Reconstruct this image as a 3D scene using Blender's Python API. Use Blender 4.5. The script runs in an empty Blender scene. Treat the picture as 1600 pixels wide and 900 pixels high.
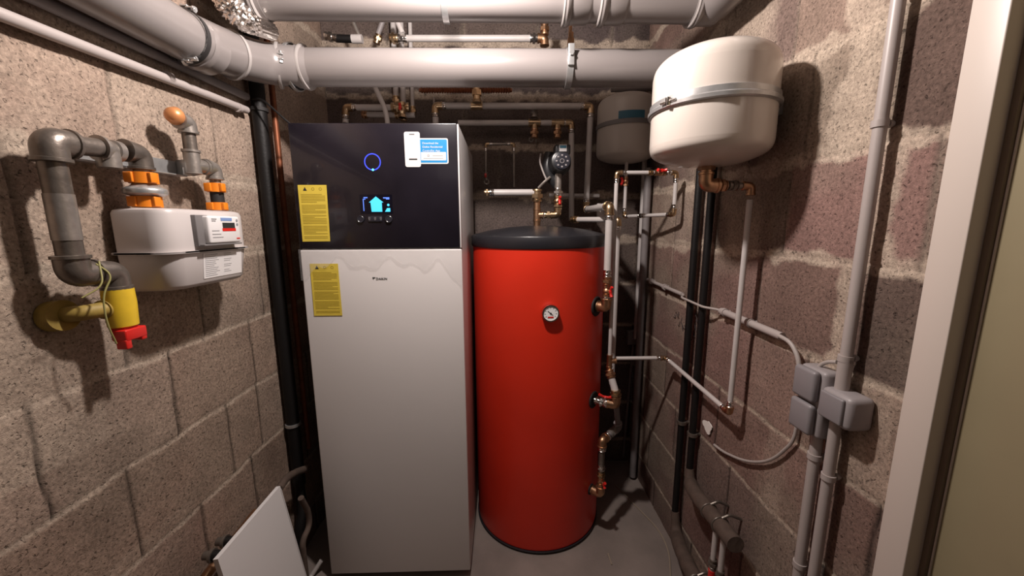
import bpy, bmesh, math, random
import numpy as np
from mathutils import Vector, Matrix
random.seed(7)
sc = bpy.context.scene
COL = sc.collection
V = Vector

# ------------------------------------------------------------ camera, world, light, exposure
CAM_F = 590.0; CAM_H = 1.5; TILT, YAW, ROLL = 9.43, 1.45, 0.3
cam = bpy.data.cameras.new('camera'); cam.sensor_width = 36; cam.lens = CAM_F / 1600 * 36; cam.clip_start = 0.02
cam_o = bpy.data.objects.new('camera', cam); COL.objects.link(cam_o); sc.camera = cam_o
cam_o.matrix_world = (Matrix.Translation((0, 0, CAM_H)) @ Matrix.Rotation(-math.radians(YAW), 4, 'Z')
                      @ Matrix.Rotation(math.radians(90 - TILT), 4, 'X') @ Matrix.Rotation(-math.radians(ROLL), 4, 'Z'))
world = bpy.data.worlds.new('world'); sc.world = world; world.use_nodes = True
world.node_tree.nodes['Background'].inputs[0].default_value = (1.0, 0.86, 0.78, 1)
world.node_tree.nodes['Background'].inputs[1].default_value = 0.012
LAMP = V((-0.14, 0.97, 2.30))
li = bpy.data.lights.new('ceiling_lamp', 'POINT'); li.energy = 64; li.color = (1.0, 0.90, 0.845); li.shadow_soft_size = 0.035
lo = bpy.data.objects.new('ceiling_lamp', li); COL.objects.link(lo); lo.location = LAMP
l2 = bpy.data.lights.new('fill_light', 'AREA'); l2.energy = 0.3; l2.color = (1.0, 0.88, 0.80); l2.size = 0.5  # weak fill light added behind the camera, no real lamp there
lo2 = bpy.data.objects.new('fill_light', l2); COL.objects.link(lo2); lo2.location = (0.1, -0.55, 2.2)
lo2.rotation_euler = (math.radians(62), 0, 0)
sc.view_settings.view_transform = 'Standard'; sc.view_settings.look = 'None'
sc.view_settings.exposure = 0.15; sc.view_settings.gamma = 1.0; sc.view_settings.use_curve_mapping = False

def W(px, py, X=None, Y=None, Z=None):
    r = math.radians(ROLL); u = px - 800; v = 450 - py
    u, v = u * math.cos(r) + v * math.sin(r), -u * math.sin(r) + v * math.cos(r)
    t = math.radians(TILT)
    fy = CAM_F * math.cos(t) + v * math.sin(t); fz = -CAM_F * math.sin(t) + v * math.cos(t)
    a = math.radians(YAW)
    d = V((u * math.cos(a) + fy * math.sin(a), -u * math.sin(a) + fy * math.cos(a), fz))
    k = X / d.x if X is not None else (Y / d.y if Y is not None else (Z - CAM_H) / d.z)
    return V((0, 0, CAM_H)) + d * k

# ------------------------------------------------------------ materials
MATS = {}
def mat(name, col, rough=0.5, metal=0.0, var=0.0, vscale=12.0, bump=0.0, bscale=60.0, coat=0.0, emit=None, estr=1.0, alpha=1.0, spec=0.5):
    m = bpy.data.materials.new(name); m.use_nodes = True; n = m.node_tree.nodes; l = m.node_tree.links
    b = n['Principled BSDF']
    b.inputs['Base Color'].default_value = (*col, 1); b.inputs['Roughness'].default_value = rough
    b.inputs['Metallic'].default_value = metal; b.inputs['Coat Weight'].default_value = coat
    b.inputs['Alpha'].default_value = alpha; b.inputs['Specular IOR Level'].default_value = spec
    tc = n.new('ShaderNodeTexCoord')
    if var > 0:
        ns = n.new('ShaderNodeTexNoise'); ns.inputs['Scale'].default_value = vscale; ns.inputs['Detail'].default_value = 5
        l.new(tc.outputs['Object'], ns.inputs['Vector'])
        mx = n.new('ShaderNodeMix'); mx.data_type = 'RGBA'
        mr = n.new('ShaderNodeMapRange'); mr.inputs[1].default_value = 0.3; mr.inputs[2].default_value = 0.7
        l.new(ns.outputs['Fac'], mr.inputs[0]); l.new(mr.outputs[0], mx.inputs[0])
        mx.inputs[6].default_value = (*[c * (1 - var) for c in col], 1)
        mx.inputs[7].default_value = (*[min(1, c * (1 + var)) for c in col], 1)
        l.new(mx.outputs[2], b.inputs['Base Color'])
    if bump > 0:
        nb = n.new('ShaderNodeTexNoise'); nb.inputs['Scale'].default_value = bscale; nb.inputs['Detail'].default_value = 4
        l.new(tc.outputs['Object'], nb.inputs['Vector'])
        bp = n.new('ShaderNodeBump'); bp.inputs['Strength'].default_value = bump; bp.inputs['Distance'].default_value = 0.004
        l.new(nb.outputs['Fac'], bp.inputs['Height']); l.new(bp.outputs['Normal'], b.inputs['Normal'])
    if emit:
        b.inputs['Emission Color'].default_value = (*emit, 1); b.inputs['Emission Strength'].default_value = estr
    MATS[name] = m; return m

def block_mat():
    m = bpy.data.materials.new('concrete_block'); m.use_nodes = True; n = m.node_tree.nodes; l = m.node_tree.links
    b = n['Principled BSDF']; b.inputs['Roughness'].default_value = 0.95; b.inputs['Specular IOR Level'].default_value = 0.15
    at = n.new('ShaderNodeAttribute'); at.attribute_name = 'Col'
    tc = n.new('ShaderNodeTexCoord')
    n1 = n.new('ShaderNodeTexNoise'); n1.inputs['Scale'].default_value = 120; n1.inputs['Detail'].default_value = 6; n1.inputs['Roughness'].default_value = 0.75
    n2 = n.new('ShaderNodeTexNoise'); n2.inputs['Scale'].default_value = 9; n2.inputs['Detail'].default_value = 6
    vo = n.new('ShaderNodeTexNoise'); vo.inputs['Scale'].default_value = 135; vo.inputs['Detail'].default_value = 2; vo.inputs['Distortion'].default_value = 0.6
    for q in (n1, n2, vo): l.new(tc.outputs['Object'], q.inputs['Vector'])
    r1 = n.new('ShaderNodeMapRange'); r1.inputs[1].default_value = .3; r1.inputs[2].default_value = .7; r1.inputs[3].default_value = 0.55; r1.inputs[4].default_value = 1.45
    l.new(n1.outputs['Fac'], r1.inputs[0])
    r2 = n.new('ShaderNodeMapRange'); r2.inputs[1].default_value = .3; r2.inputs[2].default_value = .7; r2.inputs[3].default_value = 0.86; r2.inputs[4].default_value = 1.14
    l.new(n2.outputs['Fac'], r2.inputs[0])
    r3 = n.new('ShaderNodeMapRange'); r3.inputs[1].default_value = .29; r3.inputs[2].default_value = .40; r3.inputs[3].default_value = 0.45; r3.inputs[4].default_value = 1.0
    l.new(vo.outputs['Fac'], r3.inputs[0])
    m1 = n.new('ShaderNodeMath'); m1.operation = 'MULTIPLY'; l.new(r1.outputs[0], m1.inputs[0]); l.new(r2.outputs[0], m1.inputs[1])
    m2 = n.new('ShaderNodeMath'); m2.operation = 'MULTIPLY'; l.new(m1.outputs[0], m2.inputs[0]); l.new(r3.outputs[0], m2.inputs[1])
    vm = n.new('ShaderNodeVectorMath'); vm.operation = 'SCALE'; l.new(at.outputs['Color'], vm.inputs[0]); l.new(m2.outputs[0], vm.inputs['Scale'])
    l.new(vm.outputs[0], b.inputs['Base Color'])
    ad = n.new('ShaderNodeMath'); ad.operation = 'MULTIPLY_ADD'; l.new(r3.outputs[0], ad.inputs[0]); ad.inputs[1].default_value = 0.9; l.new(n1.outputs['Fac'], ad.inputs[2])
    bp = n.new('ShaderNodeBump'); bp.inputs['Strength'].default_value = 0.75; bp.inputs['Distance'].default_value = 0.004
    l.new(ad.outputs[0], bp.inputs['Height']); l.new(bp.outputs['Normal'], b.inputs['Normal'])
    return m
M_BLOCK = block_mat()
mat('floor', (.22, .18, .16), .85, var=.18, vscale=5, bump=.3, bscale=90)
mat('ceiling', (.12, .10, .09), .9, var=.15, vscale=6, bump=.6, bscale=50)
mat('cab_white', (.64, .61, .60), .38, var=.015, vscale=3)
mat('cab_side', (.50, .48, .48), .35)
mat('cab_black', (.010, .008, .012), .22, var=.3, vscale=5, coat=.2)
mat('film', (.70, .68, .68), .08, alpha=.16, bump=.8, bscale=35)
mat('gap', (.02, .02, .02), .8)
mat('yellow', (.66, .50, .06), .6, var=.05, vscale=30)
mat('yellow_ink', (.36, .26, .02), .7)
mat('ink', (.02, .02, .02), .6)
mat('greyink', (.25, .25, .26), .7)
mat('sticker_white', (.60, .58, .58), .5)
mat('sticker_blue', (.012, .20, .46), .45)
mat('led_blue', (.01, .01, .2), .4, emit=(.05, .08, 1.0), estr=1.6)
mat('led_cyan', (.1, .5, .6), .4, emit=(.10, .75, 1.0), estr=1.4)
mat('screen_cyan', (.05, .3, .4), .4, emit=(.05, .55, .95), estr=1.0)
mat('screen_blue', (.05, .1, .4), .4, emit=(.12, .25, .95), estr=.9)
mat('screen_dark', (.003, .003, .008), .15)
mat('knob_black', (.02, .02, .028), .3)
mat('tank_red', (.68, .028, .009), .42, var=.06, vscale=4, bump=.05, bscale=200)
mat('tank_lid', (.018, .018, .022), .33, bump=.1, bscale=150)
mat('rubber', (.015, .013, .013), .7)
mat('enamel', (.60, .54, .49), .22, coat=.3)
mat('enamel_cream', (.46, .42, .38), .35)
mat('galv', (.50, .50, .50), .32, .7, var=.12, vscale=40)
mat('chrome', (.72, .70, .68), .18, 1.0)
mat('brass', (.54, .39, .24), .30, 1.0, var=.2, vscale=60)
mat('bronze', (.50, .30, .18), .38, 1.0, var=.2, vscale=60)
mat('copper', (.22, .075, .035), .5, .6, var=.2, vscale=40)
mat('steel_pipe', (.17, .145, .125), .36, .6, var=.25, vscale=25, bump=.2, bscale=80)
mat('steel_light', (.30, .27, .245), .36, .6, var=.2, vscale=30, bump=.2, bscale=80)
mat('pvc', (.195, .175, .17), .28, var=.03, vscale=6)
mat('pvc_lip', (.32, .295, .285), .3)
mat('white_pipe', (.50, .465, .45), .38, var=.05, vscale=20)
mat('grey_pipe', (.20, .18, .18), .5, var=.1, vscale=20)
mat('conduit', (.38, .335, .32), .4)
mat('cable', (.38, .34, .32), .5)
mat('black_pipe', (.007, .006, .006), .55, bump=.2, bscale=120, spec=.3)
mat('insulation', (.085, .058, .045), .8, var=.2, vscale=30, bump=.4, bscale=60)
mat('red_plastic', (.62, .02, .015), .35)
mat('orange', (.74, .21, .012), .4)
mat('orange_cap', (.62, .26, .10), .35, .3)
mat('yellow_fit', (.74, .50, .03), .45, var=.1, vscale=30)
mat('yellow_old', (.30, .21, .045), .6, var=.3, vscale=30)
mat('meter_body', (.54, .50, .49), .35)
mat('meter_grey', (.17, .16, .16), .45)
mat('meter_label', (.72, .70, .70), .45)
mat('meter_blue', (.20, .30, .55), .45)
mat('box_grey', (.29, .265, .27), .42)
mat('box_lid', (.22, .205, .215), .40)
mat('foil', (.75, .70, .66), .22, 1.0, bump=1.0, bscale=45)
mat('plaster_spot', (.80, .76, .72), .9)
mat('board', (.68, .66, .66), .45)
mat('door_white', (.56, .49, .44), .4)
mat('door_reveal', (.15, .11, .08), .6)
mat('door_leaf', (.24, .20, .12), .5, var=.03, vscale=9)
mat('dial_white', (.85, .85, .85), .3)
mat('pump_black', (.018, .018, .02), .35)
mat('graphite', (.05, .04, .04), .9)
mat('socket_blue', (.03, .12, .18), .5)
mat('wire', (.32, .26, .2), .5)
mat('wire_yg', (.30, .28, .10), .5)

# ------------------------------------------------------------ mesh helpers
def frame(ax):
    ax = V(ax).normalized()
    up = V((0, 0, 1)) if abs(ax.z) < .9 else V((1, 0, 0))
    a = ax.cross(up).normalized(); b = a.cross(ax).normalized()
    return ax, a, b

class G:
    def __init__(s): s.bm = bmesh.new()
    def box(s, c, size, bevel=0, rot=None):
        c = V(c); t = bmesh.ops.create_cube(s.bm, size=1)
        vs = t['verts']
        for v in vs: v.co = V((v.co.x * size[0], v.co.y * size[1], v.co.z * size[2]))
        if bevel > 0:
            es = list({e for v in vs for e in v.link_edges})
            r = bmesh.ops.bevel(s.bm, geom=es, offset=bevel, segments=3, profile=.5, affect='EDGES')
            vs = list({v for f in r['faces'] for v in f.verts} | {v for v in vs if v.is_valid})
        for v in vs:
            if rot is not None: v.co = rot @ v.co
            v.co = v.co + c
        return s
    def bbox(s, a, b, bevel=0):
        a = V(a); b = V(b)
        return s.box((a + b) / 2, (abs(b.x - a.x), abs(b.y - a.y), abs(b.z - a.z)), bevel)
    def lathe(s, o, ax, prof, n=28, a0=None):
        o = V(o); ax, a, b = frame(ax); rings = []
        for h, r in prof:
            if r <= 1e-6: rings.append([s.bm.verts.new(o + ax * h)])
            else: rings.append([s.bm.verts.new(o + ax * h + (a * math.cos(2 * math.pi * k / n) + b * math.sin(2 * math.pi * k / n)) * r) for k in range(n)])
        for p, q in zip(rings, rings[1:]):
            for k in range(n):
                k2 = (k + 1) % n
                try:
                    if len(p) == 1 and len(q) == 1: continue
                    if len(p) == 1: s.bm.faces.new((p[0], q[k2], q[k]))
                    elif len(q) == 1: s.bm.faces.new((p[k], p[k2], q[0]))
                    else: s.bm.faces.new((p[k], p[k2], q[k2], q[k]))
                except ValueError: pass
        for rg, fl in ((rings[0], True), (rings[-1], False)):
            if len(rg) > 2:
                try: s.bm.faces.new(rg[::-1] if fl else rg)
                except ValueError: pass
        return s
    def cyl(s, p0, p1, r, n=24):
        p0 = V(p0); p1 = V(p1); return s.lathe(p0, p1 - p0, [(0, r), ((p1 - p0).length, r)], n)
    def tube(s, pts, r, bend=0.0, n=18, seg=8, wob=0):
        P = [V(p) for p in pts]; path = [P[0]]
        for i in range(1, len(P) - 1):
            d1 = (P[i] - P[i - 1]); d2 = (P[i + 1] - P[i])
            R = min(bend, d1.length * .49, d2.length * .49)
            if R < 1e-5: path.append(P[i]); continue
            A = P[i] - d1.normalized() * R; B = P[i] + d2.normalized() * R
            for k in range(seg + 1):
                t = k / seg; path.append(A * (1 - t) ** 2 * 1 + P[i] * 2 * t * (1 - t) + B * t * t)
        path.append(P[-1])
        q = [path[0]]
        for p in path[1:]:
            if (p - q[-1]).length > 1e-6: q.append(p)
        path = q
        T = []
        for i in range(len(path)):
            T.append((path[min(i + 1, len(path) - 1)] - path[max(i - 1, 0)]).normalized())
        ax, a, b = frame(T[0]); rings = []
        for i, p in enumerate(path):
            a = (a - T[i] * a.dot(T[i])).normalized(); b = T[i].cross(a)
            rr = r(i / (len(path) - 1)) if callable(r) else r
            rings.append([s.bm.verts.new(p + (a * math.cos(2 * math.pi * k / n) + b * math.sin(2 * math.pi * k / n)) * (rr * (1 + wob * random.uniform(-1, 1)))) for k in range(n)])
        for p, q in zip(rings, rings[1:]):
            for k in range(n): s.bm.faces.new((p[k], p[(k + 1) % n], q[(k + 1) % n], q[k]))
        s.bm.faces.new(rings[0][::-1]); s.bm.faces.new(rings[-1])
        return s
    def ring(s, c, ax, R, r, n=32, m=8, flat=1.0):
        c = V(c); ax, a, b = frame(ax); rg = []
        for i in range(n):
            t = 2 * math.pi * i / n; d = a * math.cos(t) + b * math.sin(t)
            rg.append([s.bm.verts.new(c + d * (R + r * math.cos(2 * math.pi * j / m)) + ax * (r * flat * math.sin(2 * math.pi * j / m))) for j in range(m)])
        for i in range(n):
            for j in range(m):
                s.bm.faces.new((rg[i][j], rg[(i + 1) % n][j], rg[(i + 1) % n][(j + 1) % m], rg[i][(j + 1) % m]))
        return s
    def prism(s, pts, d):
        d = V(d); A = [s.bm.verts.new(V(p)) for p in pts]; B = [s.bm.verts.new(V(p) + d) for p in pts]
        s.bm.faces.new(A[::-1]); s.bm.faces.new(B)
        for i in range(len(A)): s.bm.faces.new((A[i], A[(i + 1) % len(A)], B[(i + 1) % len(A)], B[i]))
        return s
    def make(s, name, m, parent=None, ang=35):
        bmesh.ops.recalc_face_normals(s.bm, faces=s.bm.faces)
        me = bpy.data.meshes.new(name)
        off = V((0, 0, 0))
        if parent is not None:
            p = parent
            while p is not None: off += p.location; p = p.parent
        else:
            vs = [v.co for v in s.bm.verts]
            off = V(((min(v.x for v in vs) + max(v.x for v in vs)) / 2, (min(v.y for v in vs) + max(v.y for v in vs)) / 2, min(v.z for v in vs)))
        for v in s.bm.verts: v.co -= off
        s.bm.to_mesh(me); s.bm.free()
        for p in me.polygons: p.use_smooth = True
        me.set_sharp_from_angle(angle=math.radians(ang))
        me.materials.append(MATS[m] if isinstance(m, str) else m)
        o = bpy.data.objects.new(name, me); COL.objects.link(o)
        if parent is not None: o.parent = parent
        else: o.location = off
        return o

def thing(name, label, cat, loc, group=None):
    o = bpy.data.objects.new(name, None); COL.objects.link(o); o.location = V(loc); o.empty_display_size = .02
    o['label'] = label; o['category'] = cat
    if group: o['group'] = group
    return o
def tag(o, label, cat, group=None):
    o['label'] = label; o['category'] = cat
    if group: o['group'] = group
    return o
def struct(o): o['kind'] = 'structure'; return o
def text(s, size, origin, right, up, m, parent, name='lettering', align='LEFT', depth=.0004, bold=0.0):
    cu = bpy.data.curves.new(name, 'FONT'); cu.body = s; cu.size = size; cu.align_x = align; cu.extrude = depth; cu.resolution_u = 3; cu.offset = bold
    t = bpy.data.objects.new(name, cu); COL.objects.link(t)
    bpy.context.view_layer.update()
    me = bpy.data.meshes.new_from_object(t.evaluated_get(bpy.context.evaluated_depsgraph_get()))
    bpy.data.objects.remove(t)
    right = V(right).normalized(); up = V(up).normalized(); nn = right.cross(up)
    off = V((0, 0, 0)); p = parent
    while p is not None: off += p.location; p = p.parent
    for v in me.vertices: v.co = V(origin) + right * v.co.x + up * v.co.y + nn * v.co.z - off
    me.materials.clear(); me.materials.append(MATS[m])
    o = bpy.data.objects.new(name, me); COL.objects.link(o); o.parent = parent
    return o

# pipe fittings ------------------------------------------------
def sleeve(par, p, d, r, L=.022, m='chrome'):
    d = V(d).normalized()
    return G().lathe(p, d, [(0, r * 1.05), (0, r * 1.28), (.003, r * 1.34), (.005, r * 1.12), (L * .4, r * 1.14), (L * .5, r * 1.25), (L * .6, r * 1.14), (L - .003, r * 1.14), (L - .002, r * 1.22), (L, r * 1.05)], 20).make('press_sleeve', m, par)
def elbow(par, c, d1, d2, r, m='brass', e=None, sl=True, k=1.22, slm='chrome'):
    d1 = V(d1).normalized(); d2 = V(d2).normalized(); c = V(c); e = e or r * 2.2
    g = G().tube([c - d1 * e, c, c + d2 * e], r * k, bend=e * .9, n=20)
    g.lathe(c - d1 * e, -d1, [(-.004, r * k), (-.003, r * k * 1.12), (.003, r * k * 1.12), (.004, r * k)], 20)
    g.lathe(c + d2 * e, d2, [(-.004, r * k), (-.003, r * k * 1.12), (.003, r * k * 1.12), (.004, r * k)], 20)
    o = g.make('elbow', m, par)
    if sl:
        sleeve(o, c - d1 * e, -d1, r, m=slm); sleeve(o, c + d2 * e, d2, r, m=slm)
    return o
def coupling(par, p0, p1, r, m='brass', name='coupling'):
    p0 = V(p0); p1 = V(p1); L = (p1 - p0).length; ax = (p1 - p0)
    g = G().lathe(p0, ax, [(0, r), (0, r * 1.25), (L * .12, r * 1.3), (L * .16, r * 1.1), (L * .5, r * 1.1), (L * .84, r * 1.1), (L * .88, r * 1.3), (L, r * 1.25), (L, r)], 24)
    g.lathe(p0 + ax * .3, ax, [(0, r), (0, r * 1.5), (L * .3, r * 1.5), (L * .3, r)], 6)
    return g.make(name, m, par, 25)
def tee(par, p, ax, br, r, L=.03, m='brass'):
    p = V(p); ax = V(ax).normalized(); br = V(br).normalized()
    g = G().lathe(p - ax * L, ax, [(0, r), (0, r * 1.35), (.006, r * 1.35), (.007, r * 1.2), (2 * L - .007, r * 1.2), (2 * L - .006, r * 1.35), (2 * L, r * 1.35), (2 * L, r)], 22)
    g.lathe(p, br, [(0, r * 1.1), (L - .006, r * 1.1), (L - .006, r * 1.3), (L, r * 1.3), (L, r)], 22)
    return g.make('tee_fitting', m, par)
def valve(par, p, ax, r, hd, L=.05, m='brass', hl=.03):
    p = V(p); ax = V(ax).normalized(); hd = V(hd).normalized(); h = L / 2
    g = G().lathe(p - ax * h, ax, [(0, r), (0, r * 1.4), (L * .22, r * 1.4), (L * .24, r * 1.15), (L * .35, r * 1.45), (L * .5, r * 1.6), (L * .65, r * 1.45), (L * .76, r * 1.15), (L * .78, r * 1.4), (L, r * 1.4), (L, r)], 20)
    g.lathe(p - ax * h, ax, [(0, r), (0, r * 1.55), (L * .16, r * 1.55), (L * .16, r)], 6)
    g.lathe(p, hd, [(0, r * .8), (r * 2.2, r * .6), (r * 2.2, 0)], 12)
    b = g.make('valve_body', m, par, 25)
    sd = ax; c = p + hd * (r * 2.2)
    side = ax.cross(hd)
    k = G().lathe(c - hd * .003, hd, [(0, .007), (.008, .007), (.010, .004), (.010, 0)], 14)
    for sg in (1, -1):
        k.tube([c + hd * .002, c + sd * sg * hl * .5 + hd * .003, c + sd * sg * hl + hd * .010], lambda t: .0055 if t < .7 else .0065, bend=.01, n=10)
    k.make('valve_handle', 'red_plastic', b)
    return b
def straight(par, p0, p1, r, m, name='pipe', t0=0, t1=0, n=22):
    p0 = V(p0); p1 = V(p1); d = (p1 - p0).normalized()
    return G().cyl(p0 + d * t0, p1 - d * t1, r, n).make(name, m, par)
def run(name, label, cat, pts, r, m='white_pipe', fit='brass', sl=True, group=None, e=None, par=None, k=1.22, slm='chrome'):
    pts = [V(p) for p in pts]; e = e or r * 2.2
    t = par or thing(name, label, cat, pts[0], group)
    for i in range(len(pts) - 1):
        straight(t, pts[i], pts[i + 1], r, m, t0=(e * .8 if i > 0 else 0), t1=(e * .8 if i < len(pts) - 2 else 0))
    for i in range(1, len(pts) - 1):
        elbow(t, pts[i], pts[i] - pts[i - 1], pts[i + 1] - pts[i], r, fit, e, sl, k, slm)
    return t
def clip(par, p, ax, r, wd, dist, m='conduit', name='pipe_clip'):
    p = V(p); wd = V(wd).normalized()
    g = G().lathe(p - V(ax).normalized() * .007, ax, [(0, r), (0, r + .003), (.014, r + .003), (.014, r)], 20)
    sd = V(ax).cross(wd).normalized()
    g.cyl(p + wd * r, p + wd * dist, .006, 10)
    g.lathe(p + wd * (r + .004), wd, [(0, .008), (.006, .008)], 12)
    return g.make(name, m, par)

# ------------------------------------------------------------ setting
XL, XR, YB, ZC = -0.94, 0.80, 2.20, 2.60
COURSES = [0, .154, .404, .654, .905, 1.157, 1.409, 1.662, 1.925, 2.19, 2.45, 2.7]
def vnoise(a, b, s, seed):
    rs = np.random.RandomState(seed); T = rs.rand(64, 64)
    x = a * s; y = b * s; xi = np.floor(x).astype(int); yi = np.floor(y).astype(int); fx = x - xi; fy = y - yi
    fx = fx * fx * (3 - 2 * fx); fy = fy * fy * (3 - 2 * fy)
    t = lambda i, j: T[i % 64, j % 64]
    return (t(xi, yi) * (1 - fx) + t(xi + 1, yi) * fx) * (1 - fy) + (t(xi, yi + 1) * (1 - fx) + t(xi + 1, yi + 1) * fx) * fy
def blockwall(name, a0, a1, place, joints, smears, palette, seed, step=.0065, dpos=None, beige=.5):
    na = int((a1 - a0) / step) + 1; nz = int(ZC / step) + 1
    A, Z = np.meshgrid(np.linspace(a0, a1, na), np.linspace(0, ZC, nz))
    w = (vnoise(A, Z, 9, seed) - .5) * .010 + (vnoise(A, Z, 40, seed + 1) - .5) * .004
    Zw = Z + w; Aw = A + (vnoise(Z, A, 11, seed + 2) - .5) * .008
    n1 = vnoise(A, Z, 14, seed + 3); n2 = vnoise(A, Z, 45, seed + 4); n3 = vnoise(A, Z, 5, seed + 5)
    rs = np.random.RandomState(seed + 9)
    C = np.zeros(A.shape + (3,)); D = np.zeros(A.shape)
    row = np.clip(np.searchsorted(COURSES, Zw) - 1, 0, len(COURSES) - 2)
    dh = np.min(np.abs(Zw[..., None] - np.array(COURSES[1:])[None, None]), axis=2)
    dv = np.full(A.shape, 9.0); mort = np.array((.46, .375, .30))
    for r in range(len(COURSES) - 1):
        js = sorted(joints[r]); mk = row == r
        idx = np.searchsorted(js, Aw)
        for k in range(len(js) + 1):
            c = np.array(palette[(rs.randint(len(palette)))]) * rs.uniform(.90, 1.1)
            if dpos and (r, k) in dpos: c = np.array(dpos[(r, k)])
            C[mk & (idx == k)] = c
        if js:
            d = np.min(np.abs(Aw[..., None] - np.array(js)[None, None]), axis=2)
            dv = np.where(mk, d, dv)
    C = C * (0.84 + .32 * n3[..., None]) * .74
    n4 = vnoise(A, Z, 3.3, seed + 6) * .6 + vnoise(A, Z, 8.7, seed + 7) * .4
    f = np.clip((n4 - .47) * 4.5, 0, 1)[..., None] * beige
    C = C * (1 - f) + np.array((.36, .295, .23)) * .74 * f
    # weathered mortar smeared over the block arrises
    hi = np.clip((Z - 1.0) / .5, 0, 1)
    sm = np.clip((1 - dh / (.0065 + .004 * n1 + .034 * hi * n1 * (.4 + n2))) * 3.5, 0, 1) * .92
    sm = np.maximum(sm, np.clip(1.1 - dv / (.004 + .022 * n1 * n1), 0, 1) * .45 * hi)
    for (zl, zh, c, wd, st) in smears:
        s_ = np.clip((1 - np.abs(A - c) / (wd * (.35 + 1.0 * n1 + .3 * n2))) * (3.5 if wd < .1 else 1.6), 0, 1) * st * ((Zw > zl) & (Zw < zh))
        sm = np.maximum(sm, s_)
    sm = sm * (.7 + .3 * n2)
    C = C * (1 - sm[..., None]) + mort * sm[..., None]
    D -= np.clip(1 - dh / .007, 0, 1) * .0035
    D -= np.clip(1 - dv / .0045, 0, 1) * .006
    C *= (1 - (.80 - .35 * hi) * np.clip(1.3 - dv / .0050, 0, 1))[..., None]
    D += (n2 - .5) * .0016 + (n1 - .5) * .002
    co = np.array(place(A.ravel(), Z.ravel(), D.ravel())).T
    me = bpy.data.meshes.new(name)
    i = np.arange(na * nz).reshape(nz, na)
    q = np.stack([i[:-1, :-1], i[:-1, 1:], i[1:, 1:], i[1:, :-1]], -1).reshape(-1, 4)
    me.vertices.add(na * nz); me.vertices.foreach_set('co', co.astype(np.float32).ravel())
    me.loops.add(q.size); me.loops.foreach_set('vertex_index', q.ravel().astype(np.int32))
    me.polygons.add(len(q)); me.polygons.foreach_set('loop_start', np.arange(0, q.size, 4, dtype=np.int32))
    me.polygons.foreach_set('use_smooth', np.ones(len(q), bool))
    me.update(calc_edges=True)
    at = me.color_attributes.new('Col', 'FLOAT_COLOR', 'POINT')
    at.data.foreach_set('color', np.concatenate([C.reshape(-1, 3), np.ones((na * nz, 1))], 1).astype(np.float32).ravel())
    me.materials.append(M_BLOCK)
    o = bpy.data.objects.new(name, me); COL.objects.link(o)
    return struct(o)
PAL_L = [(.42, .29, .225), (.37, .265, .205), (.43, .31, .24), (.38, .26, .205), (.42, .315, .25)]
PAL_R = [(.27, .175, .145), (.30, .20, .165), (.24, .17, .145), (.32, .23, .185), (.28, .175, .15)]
LJ = [[.2, .6, .98, 1.3, 1.7, 2.0], [.1, .45, .90, 1.23, 1.6, 1.95], [-.2, .3, .735, 1.07, 1.31, 1.68, 2.0], [-.3, .1, .5, .879, 1.222, 1.38, 1.75, 2.05],
      [0, .4, .72, 1.04, 1.385, 1.7], [-.3, .12, .55, .93, 1.18, 1.48, 1.8], [-.1, .35, .77, 1.22, 1.56, 1.9], [.1, .5, 1.00, 1.33, 1.6, 1.95], [0, .4, .8, 1.3, 1.7], [.2, .7, 1.1, 1.6], [.3, .8, 1.2, 1.7]]
RJ = [[.5, .95, 1.4, 1.8], [.3, .72, 1.09, 1.5, 1.9], [.4, .80, 1.2, 1.62, 2.0], [.3, .7, 1.30, 1.75], [.45, .93, 1.15, 1.5, 1.95],
      [.35, .80, 1.14, 1.45, 1.75], [.3, .70, 1.06, 1.40, 1.75], [.40, .80, 1.02, 1.25, 1.6, 1.95], [.3, .77, 1.10, 1.45, 1.8], [.5, 1.0, 1.4, 1.8], [.4, .8, 1.2, 1.6]]
BJ = [[-.6, -.2, .2, .6]] * 12
BJ = [[x + (.19 if i % 2 else 0) for x in b] for i, b in enumerate(BJ)]
P_ = lambda *k: k
blockwall('wall_left', -1.3, YB, lambda a, z, d: (XL + d, a, z), LJ,
          [(1.41, 2.5, .62, .35, .5), (1.0, 1.7, .70, .18, .6), (1.66, 2.5, 1.1, .5, .25), (.1, .7, .7, .4, .25), (1.157, 1.409, .8, .3, .5)], PAL_L, 11, beige=.32)
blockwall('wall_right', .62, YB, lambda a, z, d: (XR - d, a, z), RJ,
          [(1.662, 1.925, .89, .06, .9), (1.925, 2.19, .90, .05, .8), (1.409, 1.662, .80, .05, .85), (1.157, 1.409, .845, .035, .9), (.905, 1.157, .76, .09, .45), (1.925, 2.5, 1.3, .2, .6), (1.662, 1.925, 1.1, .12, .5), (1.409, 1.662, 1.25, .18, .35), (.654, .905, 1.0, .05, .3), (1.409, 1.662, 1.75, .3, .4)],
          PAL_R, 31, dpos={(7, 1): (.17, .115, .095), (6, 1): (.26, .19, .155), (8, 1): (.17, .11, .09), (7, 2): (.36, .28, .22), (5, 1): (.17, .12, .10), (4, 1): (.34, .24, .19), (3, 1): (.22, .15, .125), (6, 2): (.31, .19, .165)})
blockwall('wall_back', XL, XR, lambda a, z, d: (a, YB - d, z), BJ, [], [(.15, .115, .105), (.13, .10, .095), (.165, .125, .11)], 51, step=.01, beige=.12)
struct(G().bbox((XL - .1, -1.4, -.1), (1.3, YB + .1, 0)).make('floor', 'floor'))
struct(G().bbox((XL - .1, -1.4, ZC), (1.3, YB + .1, ZC + .1)).make('ceiling', 'ceiling'))
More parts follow.
